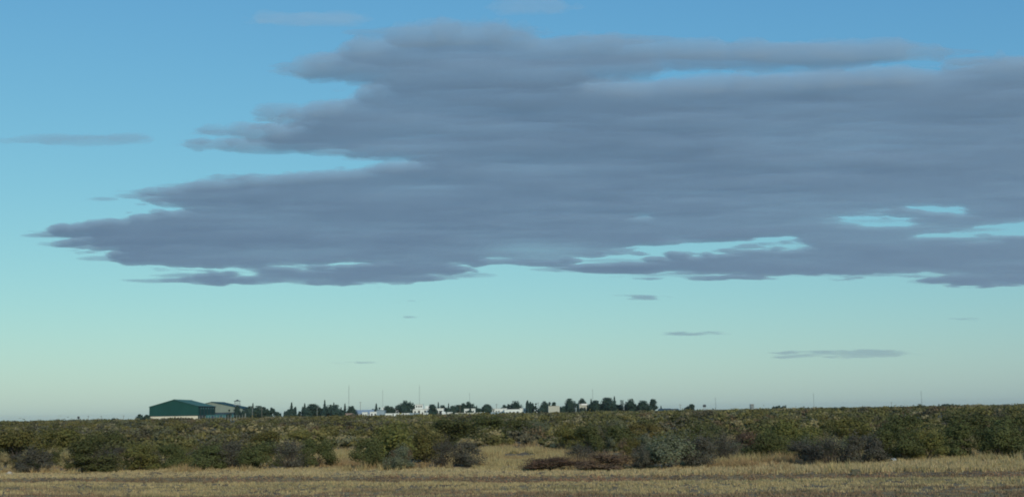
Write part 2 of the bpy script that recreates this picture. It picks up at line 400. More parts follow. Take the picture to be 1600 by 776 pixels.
SHR = []
for i in range(12):
    rng = np.random.default_rng(100 + i)
    P, c, N = shrub_points(rng, 6500, clumps=int(rng.integers(14, 24)))
    fol = raw_mesh('foliage', leaf_quads(P, rng.uniform(.05, .12, len(P)), rng, N), 4, LEAF['olive'], tones(len(P), rng, .22, .06))
    SHR.append((fol, stems_mesh(rng, c)))
BARE = []
for i in range(3):
    rng = np.random.default_rng(140 + i)
    P, c, N = shrub_points(rng, 2600, clumps=20)
    fol = raw_mesh('foliage', leaf_quads(P, rng.uniform(.05, .10, len(P)), rng, N), 4, LEAF['grey'], tones(len(P), rng, .22, .06))
    P2, c2, N2 = shrub_points(rng, 10, clumps=60); BARE.append((fol, stems_mesh(rng, c2 * np.array([1.1, 1.1, 1.15]), nmax=60, r=.014)))
MIDM = []
for i in range(8):
    rng = np.random.default_rng(170 + i)
    P, c, N = shrub_points(rng, 3000, clumps=int(rng.integers(12, 20)))
    MIDM.append((raw_mesh('foliage', leaf_quads(P, rng.uniform(.07, .15, len(P)), rng, N), 4, LEAF['olive'], tones(len(P), rng, .22, .06)), stems_mesh(rng, c, nmax=7)))

PLACED = []
def put_shrub(x, y, hw, h, kind, label, group, fol, stm):
    rz = random.random() * 6.28
    r = empty('shrub', (x, y, gz(x, y) - .03), rz); tag(r, label, 'shrub', group); r.scale = (hw / 1.2, hw / 1.2, h / 1.75)
    o = link('foliage', fol, r); o.material_slots[0].link = 'OBJECT'; o.material_slots[0].material = LEAF[kind]
    link('stems', stm, r); PLACED.append((x, y, hw)); return r

FRONT = [  # photo column, foot row, width and height in photo pixels, kind, label
    (22, 722, 95, 50, 'olive', 'broad olive shrub at the left end of the front row, cut by the frame edge'),
    (85, 718, 90, 48, 'olive', 'tall olive green shrub behind the dark shrub near the left end'),
    (55, 738, 60, 34, 'grey', 'small grey twiggy shrub by the pale stone at the left end of the verge'),
    (128, 738, 105, 46, 'dark', 'wide dark shrub nearest the verge, left of the first straw gap'),
    (165, 712, 80, 36, 'dark', 'dark green shrub behind the wide dark shrub at left'),
    (160, 737, 50, 34, 'grey', 'grey shrub leaning on the right side of the wide dark shrub'),
    (218, 735, 75, 40, 'olive', 'dull olive shrub right of the first narrow straw gap'),
    (262, 733, 60, 36, 'dark', 'dark low shrub left of the small straw clearing, beside dull olive one'),
    (325, 733, 75, 36, 'dark', 'dark spreading shrub just right of the small straw clearing'),
    (362, 732, 75, 42, 'grey', 'purplish grey shrub in the middle of the dark hedge left of the big clearing'),
    (405, 733, 70, 38, 'dark', 'dark shrub next right of the purplish grey shrub'),
    (450, 732, 70, 40, 'grey', 'grey brown shrub second from the big straw clearing'),
    (493, 729, 62, 42, 'dark', 'almost black shrub with bare twigs bordering the big straw clearing on its left'),
    (572, 732, 58, 44, 'dark', 'dark shrub bordering the big straw clearing on its right'),
    (615, 727, 105, 58, 'olive', 'largest olive green shrub in the middle left, right of the big clearing'),
    (628, 734, 52, 34, 'sage', 'small pale grey green shrub standing before the largest olive shrub'),
    (668, 722, 75, 48, 'olive', 'bright olive shrub just right of the largest olive shrub'),
    (692, 729, 58, 38, 'grey', 'purplish grey shrub left of the pair before the tan grass'),
    (728, 728, 58, 36, 'grey', 'dark grey shrub with its right side against the tan grass'),
    (705, 700, 120, 42, 'dark', 'wide dark green thicket shrub behind the purplish grey pair'),
    (760, 682, 80, 32, 'dark', 'dark green shrub behind the straw slope left of the middle'),
    (806, 686, 64, 30, 'dark', 'dark green shrub at the head of the straw slope'),
    (885, 704, 52, 34, 'olive', 'olive shrub at the left of three behind the rusty weeds'),
    (920, 708, 60, 42, 'dark', 'tall dark green shrub, the middle of three behind the rusty weeds'),
    (968, 704, 74, 38, 'dark', 'wide green shrub at the right of three behind the rusty weeds'),
    (868, 734, 105, 19, 'rusty', 'low rusty brown bush at the left of the rusty patch by the verge'),
    (955, 734, 110, 24, 'rusty', 'broad rusty brown bush in the middle of the rusty patch by the verge'),
    (908, 724, 70, 28, 'grey', 'grey brown bush behind the two rusty bushes'),
    (1003, 734, 40, 32, 'grey', 'small grey twiggy bush between the rusty bush and the round sage shrub'),
    (1052, 732, 95, 54, 'sage', 'big rounded grey green shrub right of the rusty patch'),
    (1095, 730, 70, 46, 'grey', 'blue grey shrub joined to the right of the big rounded shrub'),
    (1135, 722, 64, 44, 'grey', 'brown grey shrub behind the straw tuft right of the rounded shrub'),
    (1170, 714, 80, 36, 'rusty', 'orange brown tinged shrub above the straw tufts right of the rounded shrub'),
    (1205, 718, 80, 40, 'dark', 'dark shrub behind the straw fringe, left end of the right thicket'),
    (1255, 727, 62, 34, 'grey', 'grey shrub at the left foot of the right thicket'),
    (1300, 728, 80, 42, 'grey', 'dark slate grey shrub in the right thicket, left of the white sack'),
    (1352, 726, 72, 44, 'grey', 'dark grey shrub beside the white sack, on its left'),
    (1400, 721, 84, 50, 'dark', 'dark green shrub standing over the white sack'),
    (1452, 719, 72, 44, 'olive', 'olive shrub in the right thicket, second right of the white sack'),
    (1503, 717, 84, 50, 'dark', 'large dark green shrub behind the tall straw tufts at right'),
    (1565, 716, 94, 52, 'dark', 'very dark shrub at the right end of the front row'),
    (1238, 700, 96, 44, 'olive', 'olive shrub in the second row, left end of the right thicket'),
    (1330, 698, 96, 42, 'olive', 'olive shrub in the second row over the dark slate grey shrub'),
    (1420, 696, 96, 44, 'dark', 'deep green shrub in the second row above the white sack'),
    (1520, 694, 104, 44, 'dark', 'deep green shrub in the second row above the tall straw tufts'),
    (1592, 694, 84, 42, 'dark', 'deep green shrub in the second row cut by the right frame edge'),
    (470, 700, 60, 26, 'yellow', 'yellowish shrub behind the almost black shrub'),
    (420, 702, 70, 28, 'olive', 'olive shrub behind the dark hedge left of the big clearing'),
    (1105, 700, 80, 34, 'dark', 'dark green shrub behind the big rounded grey green shrub'),
    (1010, 690, 70, 28, 'yellow', 'yellowish shrub right behind the wide green one'),
    (840, 684, 56, 24, 'sage', 'pale sage shrub left behind the three green shrubs'),
]
for i, (px, py, wp, hp, kind, lab) in enumerate(FRONT):
    x, y = on_ground(px, py); s = y / FPX
    f, st = BARE[i % 3] if kind == 'grey' and i % 2 else SHR[i % 12]
    put_shrub(x, y + wp * s * .12, wp * s * .58, hp * s * 1.16, kind, lab, 'shrubs in the rows nearest the verge', f, st)

CLEAR = []      # straw clearings: centre column, row, half width, half depth in metres
for px, py, a, b in [(538, 712, 2.6, 22), (545, 690, 3.4, 18), (792, 712, 4.4, 22), (840, 712, 3.2, 8), (188, 712, 1.1, 9), (285, 712, 1.6, 9), (330, 690, 3, 7), (640, 672, 6, 9), (1000, 668, 5, 8), (200, 676, 4, 8), (1180, 676, 4, 9), (1300, 662, 7, 12), (1450, 668, 5, 10), (1560, 660, 7, 12), (880, 662, 8, 12), (420, 664, 8, 12), (90, 666, 6, 10), (730, 662, 6, 10), (1120, 662, 6, 10), (300, 670, 5, 8), (905, 722, 5, 5), (1150, 728, 2.5, 3), (1200, 726, 6, 3), (1470, 721, 4, 3), (480, 690, 5, 8)]:
    x, y = on_ground(px, py); CLEAR.append((x, y, a, b))
def clear(x, y):
    x = np.asarray(x, float); r = np.zeros(x.shape, bool)
    for cx, cy_, a, b in CLEAR: r |= ((x - cx - (y - cy_) * cx / cy_) / a) ** 2 + ((y - cy_) / b) ** 2 < 1
    return r

def region_kind(x, y, rng):
    """kinds of scrub differ over the plain: greener to the right, greyer to the left"""
    az = x / y; n = float(fbm(x / 22, y / 22, 60)); g = np.clip(.5 + az * 1.1, .1, .95)
    p = {'dark': .30 * g + .7 * max(0, n - .5) + .08, 'olive': .30, 'yellow': .19 * (1 - g * .35), 'sage': .12 * (1 - g * .5), 'grey': .26 * (1 - g) + .04, 'rusty': .05, 'straw': .13 * (1 - g * .45)}
    if float(fbm(x / 9, y / 24, 305)) > .60: p['straw'] += .45; p['yellow'] += .25; p['sage'] += .12      # straw and pale patches
    k = list(p); q = np.array([p[i] for i in k]); return k[rng.choice(len(k), p=q / q.sum())]

MID_WORD = {'dark': 'dark green shrub', 'olive': 'olive shrub', 'yellow': 'yellowish green shrub', 'sage': 'pale grey green shrub',
            'grey': 'brownish grey shrub', 'rusty': 'rusty brown shrub', 'straw': 'straw coloured bush'}
ANCHOR = [(40, 'broad left end shrub'), (130, 'wide dark shrub at left'), (215, 'dull olive shrub'), (290, 'small straw clearing'), (362, 'purplish grey shrub'),
          (450, 'almost black shrub'), (540, 'big straw clearing'), (615, 'largest olive shrub'), (710, 'pair of purplish grey shrubs'), (790, 'straw slope'), (865, 'left rusty bush'), (925, 'three green shrubs'),
          (985, 'broad rusty bush'), (1052, 'big rounded grey green shrub'), (1130, 'straw tuft beside rounded shrub'), (1205, 'left end of the right thicket'), (1300, 'slate grey shrub'),
          (1393, 'white sack'), (1450, 'olive shrub beside the sack'), (1503, 'tall straw tufts'), (1580, 'very dark end shrub')]
MIDS = []
def mid_label(r, kind, hw, h, x, y):
    px = PW / 2 + FPX * x / y; a = min(ANCHOR, key=lambda q: abs(q[0] - px))[1]
    size = 'tall' if h > 1.2 else ('small' if hw < .85 else 'low')
    MIDS.append((f"{size} {MID_WORD[kind]} {'close' if y < 88 else 'far'} behind {a}", px, r))
def finish_mid_labels():
    by = {}
    for lab, px, r in MIDS: by.setdefault(lab, []).append((px, r))
    for lab, q in by.items():
        q.sort(key=lambda t: t[0])
        for k, (px, r) in enumerate(q):
            e = '' if len(q) == 1 else (', left of two', ', right of two')[k] if len(q) == 2 else (', left of three', ', middle of three', ', right of three')[k] if len(q) == 3 else ''
            r['label'] = lab + e
rng = np.random.default_rng(5); nmid = 0; tries = 0
while nmid < 235 and tries < 6000:
    tries += 1
    y = 72 + 42 * rng.random() ** .9; x = (rng.random() * 2 - 1) * y * .45
    if vband(x, y) < 74 or clear(x, y): continue
    hw = rng.uniform(.6, 1.25)
    if float(clear(x - .9, y)) + float(clear(x + .9, y)) or any((x - a) ** 2 + (y - b) ** 2 < (.66 * (hw + c)) ** 2 for a, b, c in PLACED): continue
    k = region_kind(x, y, rng); f, st = MIDM[int(rng.integers(8))]; h = rng.uniform(.75, 1.35) * (1.12 if x > 0 else .95)
    mid_label(put_shrub(x, y, hw, h, k, 'shrub', MID_WORD[k].replace('bush', 'bushe') + 's in the scrub behind the front rows', f, st), k, hw, h, x, y); nmid += 1
finish_mid_labels()

# far scrub, beyond counting: one object of many small leafy clumps
def far_scrub():
    rng = np.random.default_rng(77); VV = []; TT = []
    proto = []
    for i in range(10):
        P, c, N = shrub_points(rng, 260, clumps=9); proto.append((P, N))
    def add(n, y0, y1, nl, leaf, hs, wide):
        u = rng.random(n); y = np.sqrt(y0 ** 2 + u * (y1 ** 2 - y0 ** 2)); x = (rng.random(n) * 2 - 1) * y * .50
        keep = ~clear(x, y) & ((fbm(x / 13, y / 26, 220) > .42) | (y > 420) | (rng.random(n) < .25)); x = x[keep]; y = y[keep]
        z = terr(x, y)
        for i in range(len(x)):
            sel = rng.choice(260, nl, replace=False); P = proto[i % 10][0][sel]; N = proto[i % 10][1][sel]
            a = rng.random() * 6.28; ca, sa = math.cos(a), math.sin(a); q_ = rng.random(); hw = (.40 + 1.15 * q_ ** 1.7) * wide; h = (.30 + .85 * q_ ** 1.3 * rng.uniform(.7, 1.25)) * hs * (1.0 + .12 * (1 if x[i] > 0 else -1) * (y[i] < 400))
            Q = np.stack([(P[:, 0] * ca - P[:, 1] * sa) * hw + x[i], (P[:, 0] * sa + P[:, 1] * ca) * hw + y[i], P[:, 2] * h + z[i]], 1)
            N = np.stack([N[:, 0] * ca - N[:, 1] * sa, N[:, 0] * sa + N[:, 1] * ca, N[:, 2]], 1)
            VV.append(leaf_quads(Q, rng.uniform(.75, 1.3, nl) * leaf, rng, N, aspect=.8))
            k = region_kind(x[i], y[i], rng); c = (np.array(SHRUB_COL[k]) * .62 + np.array((.132, .116, .056)) * .38) * (.80 + .42 * rng.random()) * (.74 + .62 * float(fbm(x[i] / (8 + y[i] * .05), y[i] / (14 + y[i] * .16), 210)))
            if k == 'straw' and y[i] > 200: c = np.array((.235, .205, .115)) * (.8 + .35 * rng.random())
            TT.append(np.repeat(c[None] * tones(nl, rng, .10, .03)[:, :1], 1, 0))
    add(1500, 98, 200, 260, .28, .95, 1.25)
    add(1900, 190, 420, 150, .46, 1.1, 2.0)
    add(1900, 400, 900, 76, .85, 1.0, 3.2)
    add(1700, 880, 2600, 30, 1.4, .62, 4.0)
    me = raw_mesh('scrub', np.concatenate(VV), 4, leafmat('scrub_leaf', (1, 1, 1), .2), np.concatenate(TT))
    o = link('scrub', me); tag(o, kind='stuff')
far_scrub()

# ------------------------------------------------------------------ grass of the verge and the clearings
def grass(name, X, Y, per, hfun, cfun, wid, seed, lean=.5):
    rng = np.random.default_rng(seed); n = len(X)
    X = np.repeat(X, per) + rng.normal(size=n * per) * .07; Y = np.repeat(Y, per) + rng.normal(size=n * per) * .07; N = len(X)
    Z = terr(X, Y) - .02; H = hfun(X, Y) * np.repeat(rng.uniform(.6, 1.3, n), per) * rng.uniform(.55, 1.15, N)
    a = rng.random(N) * 6.283; b = rng.random(N) * 6.283; L = lean * rng.random(N) * H; W = wid * rng.uniform(.6, 1.4, N)
    P = np.stack([X, Y, Z], 1); A = np.stack([np.cos(a) * W, np.sin(a) * W, 0 * a], 1) * .5
    T = P + np.stack([np.cos(b) * L, np.sin(b) * L, H], 1)
    V = np.empty((N, 3, 3)); V[:, 0] = P - A; V[:, 1] = P + A; V[:, 2] = T
    C = cfun(X, Y) * tones(N, rng, .30, .05)
    me = raw_mesh(name, V.reshape(-1, 3), 3, leafmat(name + '_blade', (1, 1, 1), .3), C); o = link(name, me); tag(o, kind='stuff'); return o

def mixc(a, b, f): return np.array(a)[None] * (1 - f)[:, None] + np.array(b)[None] * f[:, None]
rng = np.random.default_rng(8)
n = 34000; X = (rng.random(n) * 2 - 1) * 42; Yv = 40 + rng.random(n) * 35; Y = Yv - .2 * X
v = vband(X, Y)
dens = np.where(v < 60, .95, np.where(v < 65.2, .45, .95)) * (0.55 + .75 * fbm(X / 4, Y / 1.4, 90))
keep = rng.random(n) < dens; X = X[keep]; Y = Y[keep]
STR = (.49, .385, .195); PALE = (.55, .435, .24); DUN = (.285, .20, .12); GRN = (.25, .225, .12); RED = (.22, .14, .095)
def verge_c(x, y):
    v = vband(x, y); n1 = .5 + 1.25 * (fbm(x / 5, y / 1.6, 92, 4) - .5); n2 = fbm(x / 2.2, y / 1.0, 95)
    lo = sstep(.36, .60, n1 + .36 * (1 - sstep(46.5, 53, v)) - .12)
    c = mixc(STR, DUN, lo * (1 - sstep(53, 56, v)))
    g = (sstep(.5, .68, n2) * .55); c = c * (1 - g[:, None]) + np.array(GRN)[None] * g[:, None]
    d = np.exp(-((v - 62.7) / 1.9) ** 4) * .85; c = c * (1 - d[:, None]) + mixc(RED, DUN, sstep(.3, .7, n1)) * d[:, None]
    p = sstep(65, 67, v) * .6; c = c * (1 - p[:, None]) + np.array(PALE)[None] * p[:, None]
    return c
def verge_h(x, y):
    v = vband(x, y); n = fbm(x / 3, y / 2, 97)
    return np.where(v < 60, .07 + .10 * n, np.where(v < 65, .06 + .06 * n, (.06 + .12 * n) * (1 + 1.1 * sstep(2, 14, x))))
grass('dry_grass', X, Y, 12, verge_h, verge_c, .055, 20)
# taller straw tufts in the clearings and along the foot of the shrubs
rng = np.random.default_rng(9); GX = []; GY = []
for cx, cyy, a, b in CLEAR:
    m_ = int(26 * a * b); u = rng.random(m_) ** .5; t_ = rng.random(m_) * 6.283; yy = cyy + b * u * np.sin(t_); GX.append(cx + (yy - cyy) * cx / cyy + a * u * np.cos(t_)); GY.append(yy)
m_ = 2600; x_ = (rng.random(m_) * 2 - 1) * 42; vv = 66 + rng.random(m_) ** 1.5 * 10; GX.append(x_); GY.append(vv - .2 * x_)
m_ = 11000; y_ = 74 + rng.random(m_) * 95; x_ = (rng.random(m_) * 2 - 1) * y_ * .47; GX.append(x_); GY.append(y_)
GX = np.concatenate(GX); GY = np.concatenate(GY); kp = (vband(GX, GY) > 71 - 5.2 * sstep(6, 12, GX)) & (fbm(GX / 3, GY / 3, 130) > .36); GX = GX[kp]; GY = GY[kp]
grass('straw_tufts', GX, GY, 13, lambda x, y: .16 + .36 * sstep(.42, .75, fbm(x / 4, y / 4, 99)) + .10 * sstep(4, 18, x),
      lambda x, y: mixc((.46, .37, .18), (.36, .25, .125), sstep(.35, .7, fbm(x / 6, y / 6, 101))), .05, 21, lean=.65)
# low rusty weeds in the dip
rng = np.random.default_rng(10); n = 5000; X = (rng.random(n) * 2 - 1) * 42; Y = 60.6 + rng.random(n) * 4.2 - .2 * X
P = np.stack([X, Y, terr(X, Y) + rng.random(n) * .16], 1); P = np.repeat(P, 7, 0) + rng.normal(size=(n * 7, 3)) * np.array([.14, .12, .05])
Cw = mixc((.31, .18, .105), (.25, .18, .10), sstep(.4, .65, fbm(P[:, 0] / 5, P[:, 1] / 2, 120))) * tones(len(P), rng, .3, .06)
tag(link('low_weeds', raw_mesh('low_weeds', leaf_quads(P, .085, rng), 4, leafmat('weed_leaf', (1, 1, 1), .2), Cw)), kind='stuff')

# small things on the verge
SACK = mat('white_sack', (.36, .40, .41), .6, .12, 8, bump=.5)
def lump(name, px, py, wpx, hpx, m, seed, label, cat, sides=12, rings=8, rough=.18):
    x, y = on_ground(px, py); s = y / FPX; rng = np.random.default_rng(seed); b = MB(); V = []
    for i in range(rings + 1):
        th = math.pi * i / rings
        for k in range(sides):
            ph = 2 * math.pi * k / sides; r = 1 + rough * rng.normal()
            V.append((wpx * s / 2 * r * math.sin(th) * math.cos(ph), wpx * s * .4 * r * math.sin(th) * math.sin(ph), hpx * s * (.5 - .5 * math.cos(th) * (1 + .3 * rough * rng.normal()))))
    Fs = [(i * sides + k, i * sides + (k + 1) % sides, (i + 1) * sides + (k + 1) % sides, (i + 1) * sides + k) for i in range(rings) for k in range(sides)]
    b.poly(V, Fs); o = b.build(name, m, None, (x, y - .3, gz(x, y) - .03)); tag(o, label, cat); return o
lump('plastic_sack', 1393, 722, 11, 8, SACK, 1, 'small bluish white crumpled sack lying at the foot of the dark thicket', 'sack', rough=.12)
lump('stone', 18, 741, 9, 6, mat('pale_stone', (.42, .38, .30), .9, .2, 10, bump=.6), 2, 'small pale stone on the verge at the far left', 'stone', 8, 6, .1)
x, y = on_ground(1338, 742)
blk = empty('marker_block', (x, y, gz(x, y)), -.2); tag(blk, 'low dark squarish block standing in the straw strip at right', 'marker')
cm = mat('weathered_concrete', (.10, .095, .062), .9, .3, 9, bump=.5)
MB().prism([(-.22, -.1), (.22, -.1), (.19, .24), (.15, .28), (-.15, .27), (-.19, .23)], -.16, .16).build('block', cm, blk)
MB().box(-.28, .28, -.22, .22, -.12, .03).build('footing', cm, blk)

# ------------------------------------------------------------------ the far settlement: hangars
GREEN = cladding('green_sheet', (.012, .060, .052)); GREENR = cladding('green_roof_sheet', (.060, .150, .125))
BEIGE = cladding('beige_sheet', (.20, .24, .20)); TEALR = cladding('dark_teal_roof', (.022, .07, .075)); BLUED = cladding('slate_blue_sheet', (.035, .07, .10))
TEALW = cladding('teal_sheet', (.045, .15, .16)); PLINTH = mat('cream_wall', (.62, .58, .45), .85, .12, 1.2)
DARKM = mat('dark_metal', (.05, .055, .055), .6, .2, 4); GALV = mat('galvanised_steel', (.30, .32, .32), .5, .15, 5)
CONC = mat('pale_concrete', (.24, .25, .22), .9, .2, 3); WOOD = mat('grey_wood_pole', (.16, .14, .11), .9, .25, 5)
WHITEP = mat('white_painted_pole', (.36, .37, .34), .6, .1, 4)
GLASS = mat('dark_glass', (.03, .04, .045), .15, .1, 2, spec=.5)

def hangar(D, xl, xa, xr, ye, yr, L, label, wallm, roofm, plinth=None):
    X0 = at_depth(xl, D)[0]; X1 = at_depth(xr, D)[0]; Xa = at_depth(xa, D)[0]; g = gz(Xa, D) - .3
    root = empty('hangar', (Xa, D, g)); tag(root, label, 'hangar')
    ze = z_of((xl + xr) / 2, ye, D) - g; za = z_of(xa, yr, D) - g; l = X0 - Xa; r = X1 - Xa; zp = plinth or 0
    MB().prism([(l, zp), (r, zp), (r, ze - .05), (0, za - .05), (l, ze - .05)][::-1], 0, L).build('wall', wallm, root)
    sl = (za - ze) / r; o = .45
    ex_l, ex_r = l - o, r + o
    MB().prism([(0, za), (ex_r, za - ex_r * sl), (ex_r, za - ex_r * sl + .14), (0, za + .14)], -.5, L + .5).build('roof', roofm, root)
    MB().prism([(0, za), (0, za + .14), (ex_l, za + ex_l * (za - ze) / -l + .14), (ex_l, za + ex_l * (za - ze) / -l)], -.5, L + .5).build('roof', roofm, root)
    MB().prism([(-.35, za + .04), (.35, za + .04), (0, za + .30)], -.52, L + .52).build('ridge_cap', roofm, root)
    MB().box(ex_r + .003, ex_r + .16, -.5, L + .5, za - ex_r * sl - .12, za - ex_r * sl + .06).build('gutter', DARKM, root)
    for yy in np.linspace(4, L - 4, 5): MB().tube([(r + .25, yy, 0), (r + .25, yy, ze - .2)], [.09, .09], 6).build('downpipe', DARKM, root)
    return root, l, r, ze, za, g
h1, l, r, ze, za, g = hangar(750, 233, 271, 310, 634.5, 624.0, 42, 'large dark green gabled hangar standing left of the town above a cream plinth', GREEN, GREENR, 3.4)
MB().box(l + .15, r - .15, .15, 41.8, -.5, 3.4).build('inner_wall', GREEN, h1)
MB().box(l - .06, r - .3, -.12, .15, -.5, 3.15).build('plinth', PLINTH, h1)
MB().box(l - .1, r + .1, -.10, .14, 3.155, 3.50).build('lower_trim', DARKM, h1)
MB().box(r - .14, r + .09, 2, 40, 3.3, 3.5).build('lower_trim', DARKM, h1)
for k in range(6): MB().box(r + .004, r + .05, 4 + k * 6.2, 7.6 + k * 6.2, ze - 1.7, ze - .75).build('skylight_strip', mat('fibre_sheet', (.06, .16, .145), .5, .1, 2) if k == 0 else bpy.data.materials['fibre_sheet'], h1)
MB().box(r + .004, r + .12, 6, 12, -.4, 3.25).build('door', DARKM, h1)
h2, l, r, ze, za, g = hangar(835, 281, 330, 379, 638.5, 627.5, 38, 'second hangar with beige gable and dark teal roof behind the green hangar', BEIGE, TEALR)
for k in range(6):
    a = r * .12 + k * r * .135; MB().box(a, a + r * .13, -.16 - .1 * (k % 2), -.02 - .1 * (k % 2), -.4, 5.0).build('sliding_door', BLUED, h2)
MB().box(r * .10, r * .95, -.34, -.004, 5.01, 5.35).build('door_track', DARKM, h2)
# low teal shed and white kerb wall by the hangar's side
def at_px(px, D): return at_depth(px, D)[0]
Xa, Xb = at_px(322, 742), at_px(366, 742); g = gz(Xa, 742) - .3
sh = empty('shed', ((Xa + Xb) / 2, 742, g)); tag(sh, 'long low teal sheet metal shed between the two hangars and the fence', 'shed'); hw = (Xb - Xa) / 2
zt = z_of(345, 647.3, 742) - g
MB().box(-hw, hw, 0, 4, -.3, zt).build('wall', TEALW, sh)
MB().prism([(-hw - .2, zt + .002), (hw + .2, zt + .002), (hw + .2, zt + .12), (-hw - .2, zt + .12)][::-1], -.3, 4.3).build('roof', GREENR, sh)
for k in range(3): MB().box(-hw + 3 + k * 4.6, -hw + 5.2 + k * 4.6, -.05, -.003, -.3, zt - .5).build('door', BLUED, sh)
Xa, Xb = at_px(309, 738), at_px(327, 738); o = MB().box(-(Xb - Xa) / 2, (Xb - Xa) / 2, 0, .25, -.4, .95).box(-(Xb - Xa) / 2 - .06, (Xb - Xa) / 2 + .06, -.05, .3, .951, 1.06).build('low_wall', PLINTH, None, ((Xa + Xb) / 2, 738, gz(Xa, 738)))
tag(o, 'short low cream wall beside the right end of the plinth of the green hangar', 'wall')

# watchtower with railed cabin and cone roof
D = 792; X = at_px(370.5, D); g = gz(X, D) - .2; tw = empty('watchtower', (X, D, g)); tag(tw, 'slim steel watchtower with open railed cabin beside the beige hangar', 'tower')
zf = z_of(370, 632.2, D) - g; zr = z_of(370, 626.3, D) - g; zt = z_of(370, 623.6, D) - g
for sx in (-1, 1):
    for sy in (-1, 1): MB().tube([(sx * 1.0, sy * 1.0, -.3), (sx * .9, sy * .9, zf)], [.11, .09], 6).build('leg', GALV, tw)
b = MB()
for k in range(4):
    z0, z1 = zf * k / 4, zf * (k + 1) / 4
    for s in (-1, 1): b.tube([(-1, s, z0), (1, s, z1)], [.05, .05], 4).tube([(s, 1, z0), (s, -1, z1)], [.05, .05], 4)
b.build('brace', GALV, tw)
MB().box(-1.9, 1.9, -1.9, 1.9, zf, zf + .28).build('platform', GALV, tw)
for a in range(8):
    cx, sy_ = 1.8 * math.cos(a * math.pi / 4 + .39), 1.8 * math.sin(a * math.pi / 4 + .39)
    MB().tube([(cx, sy_, zf + .28), (cx, sy_, zr)], [.09, .09], 5).build('cabin_post', GALV, tw)
b = MB()
for z in (zf + 1.15, ): b.tube([(1.8 * math.cos(k * math.pi / 4 + .39), 1.8 * math.sin(k * math.pi / 4 + .39), z) for k in range(9)], [.08] * 9, 4)
b.build('railing', GALV, tw)
MB().tube([(0, 0, zr), (0, 0, zr + .22), (0, 0, zr + .55), (0, 0, zt)], [2.15, 2.15, 1.0, .1], 8).build('roof', DARKM, tw)

# concrete post fence in front of the hangars
D = 560; xs = [312 + k * 4.45 for k in range(16)] + [383.2]
X0 = at_px(312, D); fe = empty('post_fence', (X0, D, gz(X0, D))); tag(fe, 'fence of pale concrete posts and wire in front of the hangars', 'fence')
for i, px in enumerate(xs):
    X = at_px(px, D); hh = 2.6 if i < 16 else 3.3; b = MB(); zz = gz(X, D) - gz(X0, D) + random.uniform(-.12, .12)
    ww = .10 if i < 16 else .17
    b.poly([(X - X0 - ww, -ww, zz - .3), (X - X0 + ww, -ww, zz - .3), (X - X0 + ww, ww, zz - .3), (X - X0 - ww, ww, zz - .3), (X - X0 - ww * .8, -ww * .8, zz + hh), (X - X0 + ww * .8, -ww * .8, zz + hh), (X - X0 + ww * .8, ww * .8, zz + hh), (X - X0 - ww * .8, ww * .8, zz + hh)],
           [(3, 2, 1, 0), (4, 5, 6, 7), (0, 1, 5, 4), (1, 2, 6, 5), (2, 3, 7, 6), (3, 0, 4, 7)])
    b.build('post', CONC, fe)
b = MB(); Xe = at_px(383.2, D) - X0
for z in (.5, 1.1, 1.7, 2.3): b.tube([(0, -.13, z), (Xe / 2, -.13, z - .03), (Xe, -.13, z)], [.012] * 3, 3)
b.build('wire', GALV, fe)

# ------------------------------------------------------------------ houses
WHITEW = mat('white_wall', (.70, .74, .70), .85, .10, .8); CREAMW = mat('cream_plaster', (.44, .44, .36), .85, .1, .8)
PINKW = mat('dull_pink_wall', (.30, .22, .19), .85, .12, .8); BLUEW = mat('blue_grey_wall', (.24, .31, .35), .7, .1, .8); GREYW = mat('grey_wall', (.42, .44, .43), .85, .12, .8)
BROOF = mat('blue_grey_roof', (.22, .29, .35), .6, .15, 1.5); DROOF = mat('dark_roof', (.035, .06, .07), .7, .2, 1.5); LROOF = mat('pale_roof', (.55, .57, .55), .7, .1, 1)
FRAMEM = mat('window_frame', (.25, .25, .23), .6, .1, 5)
def window(root, x0, x1, z0, z1, y=0, door=False):
    t = .12; b = MB(); b.box(x0, x0 + t, y - .07, y - .002, z0, z1).box(x1 - t, x1, y - .07, y - .002, z0, z1).box(x0 + t, x1 - t, y - .07, y - .002, z1 - t, z1).box(x0 + t, x1 - t, y - .07, y - .002, z0, z0 + t)
    f = b.build('door' if door else 'window', FRAMEM, root); MB().box(x0 + t, x1 - t, y - .03, y - .002, z0 + t, z1 - t).build('panel' if door else 'pane', GLASS, f)
